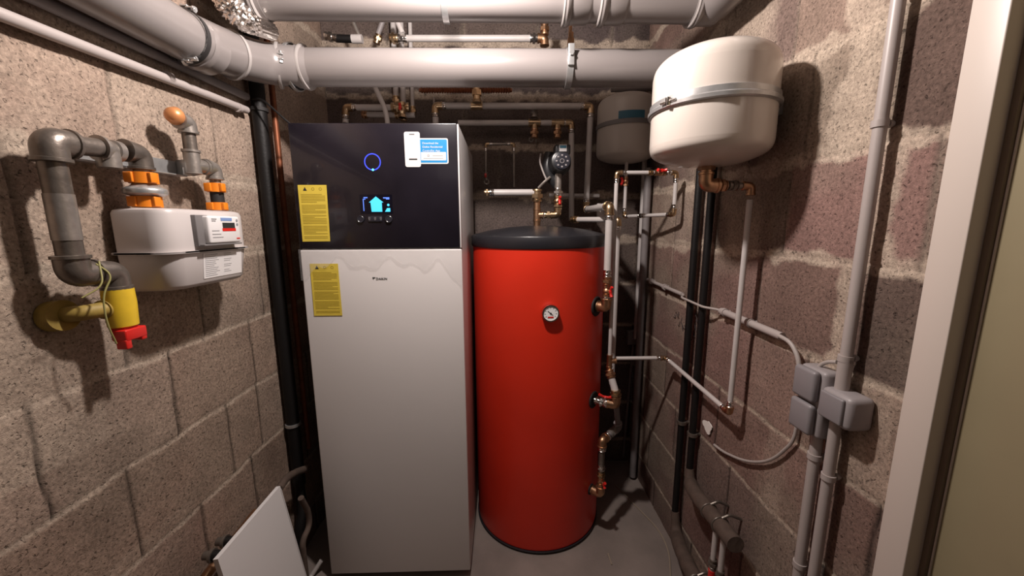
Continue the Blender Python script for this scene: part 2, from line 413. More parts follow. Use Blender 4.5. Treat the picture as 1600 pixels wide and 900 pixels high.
# doorway in the right wall: frame, reveal, leaf
d1 = thing('door_1', 'olive beige door leaf in a cream frame beside the right wall', 'door', (XR, .3, 0)); del d1['label']; del d1['category']; struct(d1)
G().bbox((XR - .035, .607, 0), (XR + .06, .660, 2.59), .002).bbox((XR - .035, -.45, 2.12), (XR + .06, .5999, 2.2), .002).make('door_frame', 'door_white', d1)
G().bbox((XR - .006, .5975, 0), (XR + .004, .6065, 2.12)).make('door_stop', 'door_reveal', d1)
G().bbox((XR + .001, .5945, .01), (XR + .0038, .597, 2.115)).make('leaf_edge', 'door_white', d1)
G().bbox((XR + .004, -.40, .01), (XR + .044, .597, 2.115), .0015).make('door_leaf', 'door_leaf', d1)
struct(G().bbox((XR, -1.4, 0), (XR + .06, -.45, 2.6)).bbox((XR, -.45, 2.2), (XR + .06, .5998, 2.6)).make('wall_front', 'ceiling'))

# ------------------------------------------------------------ heat pump cabinet
HX0, HX1, HY0, HY1 = -.742, -.150, 1.409, 2.04
hp = thing('heat_pump_cabinet', 'tall white heat pump cabinet with glossy black control panel on top', 'heat pump', (-.446, 1.72, 0))
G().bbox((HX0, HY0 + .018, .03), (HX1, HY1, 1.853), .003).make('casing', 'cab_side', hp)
G().bbox((HX0 + .02, HY0 + .04, 0), (HX1 - .02, HY1 - .03, .03)).make('plinth', 'gap', hp)
G().bbox((HX0, HY0, .035), (HX1, HY0 + .017, 1.414), .004).make('front_panel', 'cab_white', hp)
G().bbox((HX0, HY0 - .001, 1.419), (HX1 - .006, HY0 + .017, 1.855), .003).make('control_panel', 'cab_black', hp)
G().bbox((HX1 - .0055, HY0 - .001, 1.419), (HX1, HY0 + .017, 1.852), .001).make('edge_trim', 'sticker_white', hp)
# peeled protective film along the seam
g = G(); nx, nz = 90, 12; rows = []
for j in range(nz + 1):
    rw = []
    for i in range(nx + 1):
        u = i / nx; x = HX0 - .004 + u * (HX1 - HX0 + .002)
        dep = .055 + .018 * math.sin(u * 19) + .012 * math.sin(u * 41 + 1) + (.10 * max(0, (u - .86) / .14)) + (.05 * max(0, (.12 - u) / .12))
        z = 1.417 - dep * j / nz
        y = HY0 - .0022 - .0016 * abs(math.sin(u * 55 + 3 * math.sin(j * .9))) - .0012 * random.random() - (.004 * (j / nz) ** 3 * abs(math.sin(u * 13)))
        rw.append(g.bm.verts.new((x, y, z)))
    rows.append(rw)
for j in range(nz):
    for i in range(nx): g.bm.faces.new((rows[j][i], rows[j][i + 1], rows[j + 1][i + 1], rows[j + 1][i]))
g.make('protective_film', 'film', hp, 180)
F0 = HY0 - .0015
c = W(582, 253, Y=F0); lr = G().ring(c, (0, 1, 0), .0275, .0018, 48, 8, .5).make('status_ring', 'led_blue', hp)
G().lathe(c + V((0, .0005, -.027)), (0, -1, 0), [(0, .004), (.0025, .004), (.0025, 0)], 14).make('light_dot', 'led_cyan', lr)
c = W(588, 319, Y=F0)
scn = G().bbox(c + V((-.058, 0, -.034)), c + V((.058, .001, .034))).make('display', 'screen_dark', hp)
a = c + V((0, -.0006, 0))
pr = [(-.026, .006), (0, .027), (.026, .006), (.020, .006), (.020, -.027), (-.018, -.027), (-.020, .006)]
G().prism([a + V((x, 0, z)) for x, z in pr], (0, -.0006, 0)).make('house_icon', 'screen_cyan', scn)
g = G().bbox(a + V((-.047, -.0006, -.024)), a + V((-.044, 0, .016))).bbox(a + V((-.047, -.0006, .016)), a + V((-.038, 0, .019))).bbox(a + V((-.044, -.0006, .021)), a + V((-.030, 0, .025)))
g.make('screen_symbol', 'screen_blue', scn)
G().bbox(a + V((.026, -.0006, .020)), a + V((.048, 0, .024))).bbox(a + V((.036, -.0006, .0165)), a + V((.048, 0, .0201))).make('screen_symbol', 'screen_blue', scn)
g = G().lathe(a + V((.043, 0, -.003)), (0, -1, 0), [(0, .0045), (.0006, .0045)], 14)
g.prism([a + V((x, 0, z)) for x, z in [(.030, -.027), (.049, -.027), (.049, -.014), (.038, -.014)]], (0, -.0006, 0)); g.make('weather_icon', 'screen_cyan', scn)
for px in (564, 608):
    c = W(px, 342.5, Y=F0); kn = G().lathe(c, (0, -1, 0), [(0, .0125), (.005, .0125), (.006, .011), (.0045, .009), (.0045, 0)], 28).make('control_button', 'knob_black', hp)
bp_ = G().bbox(W(574, 342, Y=F0) + V((.004, -.003, -.010)), W(599, 342, Y=F0) + V((-.004, 0, .010)), .001).make('button_strip', 'knob_black', hp)
for px in (577.5, 586.5, 595.5):
    c = W(px, 341, Y=F0) + V((0, -.0031, 0)); G().ring(c, (0, 1, 0), .0028, .0006, 12, 6).bbox(c + V((-.003, -.0004, -.006)), c + V((.003, 0, -.005))).make('button_symbol', 'box_grey', bp_)
# phone-shaped and blue stickers
def quad(par, name, m, x0, x1, z0, z1, y, t=.0006, r=.004, n=5):
    pts = []
    for (cx, cz, a0) in ((x1 - r, z1 - r, 0), (x0 + r, z1 - r, 90), (x0 + r, z0 + r, 180), (x1 - r, z0 + r, 270)):
        for k in range(n + 1):
            t_ = math.radians(a0 + 90 * k / n); pts.append(V((cx + r * math.cos(t_), y, cz + r * math.sin(t_))))
    return G().prism(pts, (0, -t, 0)).make(name, m, par)
a = W(631, 206, Y=F0); b = W(658, 261, Y=F0)
a2 = W(655, 216, Y=F0); b2 = W(701, 256, Y=F0)
sb = quad(hp, 'app_sticker', 'sticker_white', a2.x - .01, b2.x, b2.z, a2.z, F0, .0005, .006); sb['label'] = 'blue rectangular sticker with white border and text'
q = quad(sb, 'blue_field', 'sticker_blue', a2.x - .008, b2.x - .004, b2.z + .004, a2.z - .004, F0 - .0005, .0003, .004)
quad(sb, 'white_box', 'sticker_white', a2.x + .004, b2.x - .008, b2.z + .012, b2.z + .040, F0 - .0008, .0002, .002)
for i, s_ in enumerate(('Download the', 'Daikin Residential', 'Controller App')):
    text(s_, .0098, (a2.x + .010, F0 - .0009, a2.z - .020 - .0125 * i), (1, 0, 0), (0, 0, 1), 'sticker_white', sb, 'sticker_text')
g = G().bbox((a2.x + .045, F0 - .0013, b2.z + .027), (a2.x + .082, F0 - .001, b2.z + .029)).bbox((a2.x + .012, F0 - .0013, b2.z + .018), (b2.x - .018, F0 - .001, b2.z + .0195))
g.ring((a2.x + .030, F0 - .0011, b2.z + .028), (0, 1, 0), .0032, .0012, 12, 6, .3); g.make('small_print', 'greyink', sb)
sp = quad(hp, 'phone_sticker', 'sticker_white', a.x, b.x, b.z, a.z, F0 - .0008, .0006, .007); sp['label'] = 'white sticker shaped like a mobile phone'
yq = F0 - .0014
g = G().bbox((a.x + .018, yq - .0003, a.z - .010), (b.x - .018, yq, a.z - .007)).bbox((a.x + .014, yq - .0003, b.z + .024), (b.x - .012, yq, b.z + .029)); g.make('sticker_print', 'ink', sp)
G().ring(((a.x + b.x) / 2, yq, a.z - .030), (0, 1, 0), .0075, .0006, 20, 6, .3).make('sticker_circle', 'box_grey', sp)
# yellow warning stickers
def warn(c, label):
    # c: four corner pixels
    P = [W(x, y, Y=F0) for x, y in c]
    s_ = G().prism(P, (0, -.0005, 0)).make('warning_sticker', 'yellow', hp); s_['label'] = label
    g = G(); g2 = G(); n_ = 30
    for i in range(n_):
        t = .16 + .80 * i / n_
        if i % 7 == 6: continue
        L_ = P[0].lerp(P[3], t); R_ = P[1].lerp(P[2], t); u1 = .93 if i % 5 else random.uniform(.5, .85)
        A_ = L_.lerp(R_, .08); B_ = L_.lerp(R_, u1)
        d = V((0, -.0006, 0)); g.prism([A_ + d, B_ + d, B_ + d - V((0, 0, .0020)), A_ + d - V((0, 0, .0020))], (0, -.0003, 0))
    g.make('sticker_text', 'yellow_ink', s_)
    L_ = P[0].lerp(P[3], .07); R_ = P[1].lerp(P[2], .07); m_ = L_.lerp(R_, .24) + V((0, -.0006, 0))
    g2.prism([m_ + V((-.007, 0, -.006)), m_ + V((.007, 0, -.006)), m_ + V((0, 0, .007))], (0, -.0003, 0)); g2.make('warning_triangle', 'ink', s_)
    for f in (.52, .78):
        m_ = L_.lerp(R_, f) + V((0, -.0006, 0)); G().ring(m_, (0, 1, 0), .0045, .0012, 14, 6, .3).make('hazard_symbol', 'yellow_ink', s_)
warn([(465, 289), (510, 289), (516, 377), (473, 377.5)], 'yellow text sticker on the black panel')
warn([(484, 412), (528, 412), (535, 493), (491, 493.5)], 'creased yellow text sticker on the white panel')
o_ = W(582, 437, Y=HY0 - .0008)
lg = text('DAIKIN', .0125, (o_.x + .013, HY0 - .0008, o_.z - .001), (1, 0, 0), (0, 0, 1), 'ink', hp, 'brand_lettering')
G().prism([(o_.x + x, HY0 - .0004, o_.z + z) for x, z in [(0, .009), (.012, .009), (.009, .005), (.005, .005), (.003, -.002)]], (0, -.0005, 0)).make('brand_mark', 'ink', hp)

# ------------------------------------------------------------ red storage tank
TC = V((.1745, 1.824, 0)); TR = .313
tk = thing('hot_water_tank', 'tall red cylindrical hot water storage tank with black lid', 'water tank', TC)
G().lathe(TC + V((0, 0, .012)), (0, 0, 1), [(0, 0), (0, TR - .012), (.008, TR - .002), (.02, TR), (1.40, TR), (1.405, TR - .006)], 96).make('shell', 'tank_red', tk)
G().lathe(TC, (0, 0, 1), [(0, 0), (0, TR - .004), (.016, TR + .004), (.018, TR - .01)], 96).make('base_ring', 'tank_lid', tk)
G().lathe(TC + V((0, 0, 1.405)), (0, 0, 1), [(0, TR - .01), (0, TR + .004), (.006, TR + .007), (.044, TR + .007), (.050, TR + .004), (.054, TR - .008), (.072, TR * .75), (.086, TR * .45), (.092, TR * .2), (.093, 0)], 96).make('lid', 'tank_lid', tk)
def tank_pt(px, py):
    d = (W(px, py, Y=1.0) - V((0, 0, CAM_H))); o = V((0, 0, CAM_H)) - TC
    A_ = d.x ** 2 + d.y ** 2; B_ = 2 * (o.x * d.x + o.y * d.y); C_ = o.x ** 2 + o.y ** 2 - TR ** 2
    k = (-B_ - math.sqrt(max(0, B_ * B_ - 4 * A_ * C_))) / (2 * A_)
    p = V((0, 0, CAM_H)) + d * k; return p, V((p.x - TC.x, p.y - TC.y, 0)).normalized()
p, nn = tank_pt(859, 488)
ga = G().lathe(p - nn * .004, nn, [(0, .02), (.006, .036), (.024, .036), (.028, .035), (.028, .030), (.024, .0295)], 40).make('thermometer', 'chrome', tk)
G().lathe(p + nn * .012, nn, [(0, .030), (.009, .030), (.009, 0)], 36).make('dial_face', 'dial_white', ga)
sd = V((0, 0, 1)).cross(nn).normalized(); fc = p + nn * .0215; up = V((0, 0, 1))
g = G()
for k in range(9):
    a_ = math.radians(-125 + k * 31); d_ = sd * math.sin(a_) + up * math.cos(a_)
    g.cyl(fc + d_ * .021, fc + d_ * .026, .0008, 6)
nd = (sd * .75 - up * .62).normalized(); g.tube([fc - nd * .016, fc, fc + nd * .012], .0014, n=6); g.lathe(fc, nn, [(0, .004), (.002, .003), (.002, 0)], 12)
g.make('needle', 'ink', ga)
g = G(); g.prism([fc - sd * .012 - up * .013, fc + sd * .012 - up * .013, fc + sd * .012 - up * .019, fc - sd * .012 - up * .019], nn * .0006); g.make('red_label', 'red_plastic', ga)
PORTS = []
for py, px, R_ in ((480, 928, .045), (628, 922, .040), (760, 926, .026)):
    p, nn = tank_pt(px, py); nn = V((.766, -.643, 0)); p = V((TC.x + nn.x * TR, TC.y + nn.y * TR, p.z)); PORTS.append((p, nn))
    G().lathe(p - nn * .006, nn, [(0, R_), (.008, R_), (.011, R_ - .004), (.006, R_ - .012), (.006, 0)], 32).make('port_collar', 'rubber', tk)

# ------------------------------------------------------------ expansion vessels
def vessel(name, label, c, r, z0, z1, m, zs, strapw=.022):
    t = thing(name, label, 'expansion tank', (c[0], c[1], z0), 'expansion tanks'); o = V((c[0], c[1], 0)); e = r * .42
    def dome(zb, sg):
        out = []
        for k in range(9):
            a_ = math.radians(90 * k / 8); out.append((zb + sg * e * (math.sin(a_)) * .9, r * (.78 + .22 * math.cos(a_)) if k < 8 else r * .60))
        return out
    zt = z1 - r * .36; zb = z0 + r * .36
    prof = [(z0, 0), (z0 + .001, r * .25), (z0 + r * .06, r * .60), (z0 + r * .15, r * .85), (z0 + r * .24, r * .965), (z0 + r * .36, r)]
    top = [(z1 - r * .44, r), (z1 - r * .30, r * .965), (z1 - r * .18, r * .85), (z1 - r * .08, r * .60), (z1 - .002, r * .25), (z1, 0)]
    g = G(); pr = []
    def cr(P, n=5):
        out = []
        for i in range(len(P) - 1):
            p0 = P[max(i - 1, 0)]; p1 = P[i]; p2 = P[i + 1]; p3 = P[min(i + 2, len(P) - 1)]
            for k in range(n):
                t_ = k / n
                out.append(tuple(.5 * ((2 * p1[j]) + (-p0[j] + p2[j]) * t_ + (2 * p0[j] - 5 * p1[j] + 4 * p2[j] - p3[j]) * t_ ** 2 + (-p0[j] + 3 * p1[j] - 3 * p2[j] + p3[j]) * t_ ** 3) for j in (0, 1)))
        out.append(P[-1]); return [(a, max(0, b)) for a, b in out]
    g.lathe(o, (0, 0, 1), cr(prof) + cr(top), 72); g.make('shell', m, t, 60)
    return t
T1 = (.607, 1.145); T2 = (.642, 2.03)
v1 = vessel('expansion_vessel', 'large cream-white expansion tank with steel band on the right wall', T1, .163, 1.668, 1.988, 'enamel', 1.83)
o = V((*T1, 0)); zc = 1.826
sb_ = G().lathe(o, (0, 0, 1), [(zc - .014, .164), (zc - .014, .168), (zc - .011, .172), (zc - .002, .1725), (zc + .002, .168), (zc + .016, .1675), (zc + .018, .164)], 72)
sb_.make('steel_band', 'galv', v1, 20)
g = G().bbox((T1[0] - .03, T1[1] - .03, 1.655), (T1[0] + .03, T1[1] + .03, 1.656)); g = G()
g.box((XR - .012, T1[1] + .05, zc), (.020, .16, .04), .002); g.box((XR - .022, T1[1], zc), (.03, .03, .03), .002)
g.make('wall_bracket', 'galv', v1)
ba = W(1017, 186, Y=1.2); ang = math.radians(205)
bc = o + V((math.cos(ang) * .174, math.sin(ang) * .174, zc))
g = G().cyl(bc + V((-.012, .02, 0)), bc + V((.012, -.02, 0)), .004, 8).box(bc, (.012, .012, .022), .002); g.make('band_bolt', 'chrome', v1)
v2 = vessel('expansion_vessel', 'smaller dull cream expansion tank in the back right corner', T2, .147, 1.815, 2.15, 'enamel_cream', 1.95)
zc2 = 1.990
G().lathe(V((*T2, 0)), (0, 0, 1), [(zc2 - .010, .148), (zc2 - .010, .152), (zc2 + .010, .152), (zc2 + .010, .148)], 60).make('steel_band', 'meter_grey', v2)
a_ = math.radians(-100); g = G(); pts = []
for k in range(10): th = math.radians(-122 + k * 5.2); pts.append((math.cos(th), math.sin(th)))
g.bm.verts.ensure_lookup_table()
A_ = [[g.bm.verts.new((T2[0] + x * .1530, T2[1] + y * .1530, z)) for z in (2.000, 2.035)] for x, y in pts]
for p, q in zip(A_, A_[1:]): g.bm.faces.new((p[0], q[0], q[1], p[1]))
lb = g.make('tank_label', 'socket_blue', v2)

# ------------------------------------------------------------ large drain pipes
DR = .0625
def band(par, p, ax, r, w=.012, m='rubber', bolt=True, bd=(0, -1, 0), name='pipe_clamp'):
    p = V(p); axn = V(ax).normalized()
    o_ = G().lathe(p - axn * w, axn, [(0, r), (0, r + .005), (2 * w, r + .005), (2 * w, r)], 40).make(name, m, par)
    if bolt:
        bd = V(bd).normalized(); tn = axn.cross(bd).normalized(); c_ = p + bd * (r + .012)
        G().box(c_ + tn * .008, (.02, .016, .004), .001).box(c_ - tn * .008, (.02, .016, .004), .001).cyl(c_ - tn * .02, c_ + tn * .02, .004, 10).lathe(c_ + tn * .012, tn, [(0, .008), (.007, .008), (.007, 0)], 6).make('clamp_bolt', 'galv', o_)
    return o_
def lip(par, p, ax, r, name='socket'):
    p = V(p); return G().lathe(p, ax, [(0, r), (.0, r + .004), (.010, r + .009), (.014, r + .009), (.016, r + .005), (.060, r + .005), (.066, r)], 48).make(name, 'pvc', par)
def lipring(par, p, ax, r):
    return G().lathe(p, ax, [(0, r), (0, r + .011), (.004, r + .0125), (.010, r + .011), (.010, r)], 48).make('socket_lip', 'pvc_lip', par)
PY = 1.50; pz = 2.068; A0 = V((-.72, PY, pz)); A1 = V((XR - .01, PY, pz + .002))
dp = thing('drain_pipe', 'grey plastic drain pipe crossing above the cabinet and continuing along left wall', 'drain pipe', A0)
straight(dp, A0, A1, DR, 'pvc', n=56)
lip(dp, A0 + V((.012, 0, 0)), (-1, 0, 0), DR); lipring(dp, A0 + V((.012, 0, 0)), (1, 0, 0), DR)
B0 = W(150, -22, X=-.862); B1 = W(285, 56, X=-.862)
dirb = (B1 - B0).normalized(); Bs = B0 - dirb * 1.4
C1 = V((-.858, 1.30, 2.035)); C2 = V((-.82, 1.45, 2.06)); 
straight(dp, Bs, B1 + dirb * .02, DR, 'pvc', n=56)
G().tube([B1, C1, C2, A0 + V((.02, 0, 0))], DR + .003, bend=.06, n=48).make('elbow', 'pvc', dp)
band(dp, B1 + dirb * .005, dirb, DR + .001, .007, bd=(.3, 0, 1)); band(dp, B1 + dirb * .004, dirb, DR, .006, 'galv', bd=(.35, -.3, -1))
lip(dp, B1 + dirb * .03, dirb, DR)
db = (C1 - B1).normalized(); lipring(dp, C1 + V((.004, .02, .002)), (C2 - C1), DR - .002); lipring(dp, V((-.79, 1.472, 2.063)), (.85, .35, 0), DR)
band(dp, A0 + V((-.030, 0, 0)), (1, 0, 0), DR + .007, .012, 'rubber', bolt=False, name='gap_shade_lining')  # dark clamp rubber that also stands in for the shaded gap at the joint
band(dp, A0 + V((-.026, 0, 0)), (1, 0, 0), DR + .0115, .005, 'galv', bd=(0, -1, .0))
# suspension bracket on the first pipe
c = W(887, 108, Y=PY); c = V((c.x, PY, pz))
hb = band(dp, c, (1, 0, 0), DR, .011, 'galv', bolt=False, name='hanger_clamp')
G().box(c + V((0, -DR - .008, .02)), (.022, .010, .07), .002).lathe(c + V((0, -DR - .012, .022)), (0, -1, 0), [(0, .008), (.008, .008), (.008, 0)], 6).make('clamp_plate', 'galv', hb)
G().cyl(c + V((.005, -.0, DR)), V((c.x + .02, PY, ZC)), .006, 10).lathe(c + V((.006, -.02, DR)), (0, 0, 1), [(0, .013), (.03, .013), (.03, .010), (.05, .010)], 6).make('threaded_rod', 'bronze', hb)
# second, higher pipe
QY, QZ = 1.37, 2.223; q0 = V((-.80, QY, QZ)); q1 = V((.70, QY, QZ))
dq = thing('drain_pipe', 'higher grey drain pipe with several sockets along the top edge', 'drain pipe', q0)
straight(dq, q0, q1 - V((.06, 0, 0)), .060, 'pvc', n=56)
def qx(px, py=20): return W(px, py, Y=1.33).x * QY / 1.33
for px, dr in ((408, 1), (881, -1), (936, -1), (1082, -1)):
    x = qx(px); p = V((x, QY, QZ))
    G().lathe(p, (-dr, 0, 0), [(0, .060), (0, .071), (.006, .073), (.016, .070), (.020, .066), (.075, .0655), (.085, .060)], 56).make('socket', 'pvc', dq)
    G().lathe(p + V((.001 * dr, 0, 0)), (dr, 0, 0), [(0, .061), (0, .070), (.003, .0715), (.006, .070), (.006, .061)], 48).make('socket_lip', 'pvc_lip', dq)
band(dq, (qx(697, 15), QY, QZ), (1, 0, 0), .060, .010, 'galv', bolt=False)
G().cyl((qx(697, 15), QY, QZ + .055), (qx(697, 15), QY, ZC), .006, 10).make('threaded_rod', 'galv', dq)
G().tube([q1 - V((.07, 0, 0)), q1, q1 + V((0, -.16, 0))], .0645, bend=.10, n=48).make('elbow', 'pvc', dq)
straight(dq, q1 + V((0, -.10, 0)), q1 + V((0, -1.9, -.02)), .060, 'pvc', n=48)
G().tube([q0 + V((.05, 0, 0)), q0 - V((.035, 0, 0)), q0 + V((-.035, 0, .38))], .062, bend=.07, n=40).make('elbow', 'pvc', dq)
# foil wrapped duct stub
g = G(); P0 = W(356, 8, Y=1.27); P1 = W(388, 36, Y=1.30); P2 = W(426, 50, Y=1.40)
g.tube([P0 + V((-.01, .0, .12)), P0, P1, P2], lambda t: .036 - .012 * max(0, t - .55) / .45, bend=.03, n=36, seg=14, wob=.13)
tag(g.make('foil_wrapped_duct', 'foil', None, 12), 'crumpled silver foil wrapped duct end above the left pipe junction', 'duct')

# ------------------------------------------------------------ left wall: conduits, black pipe, copper
def wallconduit(name, label, pts, r, m, clips, wd, dist, cm='conduit', bend=.04):
    t = thing(name, label, 'conduit', pts[0])
    G().tube(pts, r, bend, 20).make('tube', m, t)
    for p, ax in clips: clip(t, p, ax, r, wd, dist, cm)
    return t
a = W(0, 22, X=-.917); b = W(385, 172, X=-.917); d = (b - a).normalized()
wallconduit('electrical_conduit', 'white round conduit running along left wall above the gas pipework', [a - d * 1.2, b], .0125, 'conduit',
            [(W(262, 121, X=-.917), d), (W(372, 168, X=-.917), d), (a - d * .3, d)], (-1, 0, 0), .023)
a = W(60, 0, X=-.915); b = W(385, 151, X=-.915); d = (b - a).normalized()
wallconduit('electrical_conduit', 'dark grey conduit tucked between the white conduit and big drain pipe', [a - d * 1.2, b], .013, 'grey_pipe', [(a - d * .2, d)], (-1, 0, 0), .025, 'grey_pipe')
bl = thing('black_riser_pipe', 'black vertical pipe in the left corner beside the cabinet', 'pipe', (-.905, 1.525, .4))
straight(bl, (-.903, 1.525, .38), (-.903, 1.525, 2.45), .025, 'black_pipe')
for z in (.665, 1.93): band(bl, (-.903, 1.525, z), (0, 0, 1), .025, .006, 'galv' if z < 1 else 'rubber', bolt=False, name='pipe_clamp')
G().tube([(-.903, 1.525, .40), (-.903, 1.525, .33), (-.885, 1.50, .27), (-.89, 1.46, .20), (-.90, 1.47, .02)], .020, .04, 16).make('flexible_tail', 'black_pipe', bl)
cp = tag(G().cyl((-.895, 1.61, .5), (-.895, 1.61, 2.45), .011, 16).make('copper_pipe', 'copper'), 'thin copper pipe standing behind the black riser pipe', 'pipe')
tag(G().tube([(-.91, 1.50, 1.96), (-.85, 1.46, 1.95), (-.76, 1.47, 1.86), (-.745, 1.62, 1.85)], .0035, .05, 8).make('thin_cable', 'black_pipe'), 'thin black cable drooping from left corner to cabinet top', 'cable')
# insulated bend and grey hose behind the board
tag(G().tube([W(436, 764, X=-.84), W(447, 747, X=-.855), W(462, 738, X=-.855), W(482, 731, X=-.855)], .014, .03, 14, wob=.04).make('insulated_pipe', 'insulation'), 'short brown insulated pipe bend above corner of the leaning board', 'pipe')
tag(G().tube([W(470, 778, X=-.80), W(482, 800, X=-.80), W(484, 822, X=-.80), W(472, 845, X=-.80), V((-.80, W(472, 845, X=-.80).y, 0))], .011, .04, 14).make('hose', 'insulation'), 'dark curved hose between leaning board and white cabinet', 'hose')

# leaning board
bd = thing('access_panel', 'white rectangular board leaning at the bottom left', 'board', (-.75, 1.1, 0))
TA = W(437.5, 758, X=-.80); TB = W(340.5, 875, X=-.80); TB.z = TA.z = (TA.z + TB.z) / 2
BA = V((-.712, TA.y, .012)); BB = V((-.712, TB.y, .012))
nb = (TB - TA).cross(BA - TA).normalized()
if nb.x < 0: nb = -nb
G().prism([TA, TB, BB, BA], -nb * .014).make('panel', 'board', bd)
hc = [W(450, 868, X=-.745), W(474, 893, X=-.745)]
def onb(u, v): return TA.lerp(TB, u).lerp(BA.lerp(BB, u), v) + nb * .0008
G().prism([onb(.04, .78), onb(.13, .60), onb(.20, .80), onb(.12, .9)], nb * .0006).make('torn_label', 'insulation', bd)
G().prism([onb(0.0, 0.02), onb(.012, .02), onb(.012, .98), onb(0.0, .98)], nb * .001).make('panel_edge', 'sticker_white', bd)
stk_a = W(501, 877, Z=.10); tag(G().tube([W(502, 876, Z=.06), W(487, 899, Z=.012), W(470, 925, Z=.012)], .009, .005, 12).make('plastic_tube', 'white_pipe'), 'short white tube lying on the floor between board and cabinet', 'tube')
# brass manifold behind board
mf = thing('heating_manifold', 'small dark brass manifold against the left wall behind the board', 'manifold', (-.88, 1.0, .45))
straight(mf, W(318, 905, X=-.885), W(400, 800, X=-.885), .014, 'bronze')
for px, py in ((330, 868), (350, 846)):
    c = W(px, py, X=-.86); hd = G().lathe(c + V((-.02, 0, 0)), (1, 0, 0), [(0, .012), (.02, .012), (.02, .019), (.028, .019), (.028, .012)], 16).make('manifold_valve', 'steel_pipe', mf)
    G().lathe(c + V((.008, 0, 0)), (1, 0, 0), [(0, .015), (.02, .014), (.022, 0)], 12).make('valve_cap', 'black_pipe', hd)

# ------------------------------------------------------------ gas pipework and meter
GX = -.868; GR = .0235
gp = thing('gas_supply_pipe', 'thick steel gas pipe with elbows feeding meter on left wall', 'gas pipe', (GX, .79, 1.3))
zt = 1.665; zb = 1.405; y0 = .783; y1 = .970
straight(gp, (GX, y0, zb + .03), (GX, y0, zt - .03), GR * .88, 'steel_pipe')
G().lathe((GX, y0, 1.475), (0, 0, 1), [(0, GR * .88), (0, GR * .93), (.09, GR * .93), (.09, GR * .88)], 24).make('pipe_sleeve', 'steel_light', gp)
def gelbow(par, c, d1, d2, r=GR, m='steel_pipe'):
    return elbow(par, c, d1, d2, r, m, e=r * 1.55, sl=False, k=1.12)
gelbow(gp, (GX, y0, zt), (0, 0, 1), (0, 1, 0)); 
straight(gp, (GX, y0 + .035, zt), (GX, .90, zt + .006), GR * .82, 'steel_pipe')
G().lathe((GX, .873, zt + .004), (0, 1, 0), [(0, GR * .8), (0, GR * 1.15), (.006, GR * 1.15), (.007, GR), (.030, GR * .8), (.032, GR * .98), (.045, GR * .98), (.045, GR * .8)], 24).lathe((GX, .893, zt), (0, 0, -1), [(0, GR * .9), (.035, GR * .9)], 20).make('tee_fitting', 'steel_light', gp)
elbow(gp, (GX, y1, zt + .010), (0, 1, 0), (0, 0, -1), GR * .88, 'steel_pipe', e=GR * 1.5, sl=False, k=1.1)
straight(gp, (GX, y1, zt - .028), (GX, y1, zt - .06), GR * .72, 'steel_light')
# bottom: elbow, return bend, yellow valve, red cap
gelbow(gp, (GX, y0, zb), (0, 0, -1), (0, 1, 0))
elbow(gp, (GX, .862, zb - .002), (0, 1, 0), (0, 0, -1), GR * .95, 'steel_pipe', e=GR * 1.55, sl=False, k=1.12)
zy = 1.352
G().lathe((GX, .862, zy + .012), (0, 0, -1), [(0, GR), (0, GR * 1.18), (.035, GR * 1.22), (.085, GR * 1.12), (.088, GR * .9)], 28).make('yellow_valve', 'yellow_fit', gp)
rc = G().lathe((GX, .862, zy - .074), (0, 0, -1), [(0, GR * .95), (.006, GR * 1.0), (.03, GR * .8), (.034, 0)], 8)
rc.box((GX + .010, .862, zy - .092), (.034, .052, .026), .004).box((GX + .014, .842, zy - .112), (.024, .014, .022), .003).box((GX + .014, .880, zy - .106), (.024, .014, .012), .003).make('red_cap', 'red_plastic', gp, 25)
yb = G().tube([(XL + .003, .790, 1.318), (XL + .028, .790, 1.320)], .032, n=28); yb.tube([(XL + .02, .793, 1.32), (GX - .02, .80, 1.322), (GX, .862, 1.322)], .0165, .02, 20)
yb.lathe((GX - .010, .832, 1.322), (0, 1, 0), [(0, .018), (0, .021), (.02, .021), (.02, .018)], 20); yb.make('wall_stub', 'yellow_old', gp)
tag(G().tube([(GX + .018, .81, 1.425), (GX + .036, .822, 1.40), (GX + .03, .80, 1.36), (GX + .03, .798, 1.30), (GX + .025, .815, 1.25)], .0018, .03, 8).tube([(GX + .02, .815, 1.43), (GX + .036, .80, 1.38), (GX + .02, .77, 1.36)], .0016, .02, 8).make('earth_wire', 'wire_yg'), 'thin green and yellow earth wires looped round the lower gas elbow', 'wire')
# bracket
br = thing('meter_bracket', 'galvanised steel mounting bracket screwed behind the gas pipes', 'bracket', (XL, 1.0, 1.65))
G().bbox((XL + .004, .84, 1.645), (XL + .008, 1.155, 1.685), .001).bbox((XL + .008, .84, 1.643), (XL + .032, 1.155, 1.647), .001).bbox((XL + .008, 1.150, 1.645), (XL + .055, 1.155, 1.690), .001).bbox((XL + .05, 1.118, 1.645), (XL + .055, 1.154, 1.665), .001).make('rail', 'galv', br)
for y in (1.03, 1.06): G().lathe((XL + .007, y, 1.667), (1, 0, 0), [(0, .007), (.004, .007), (.005, 0)], 6).make('screw', 'chrome', br)
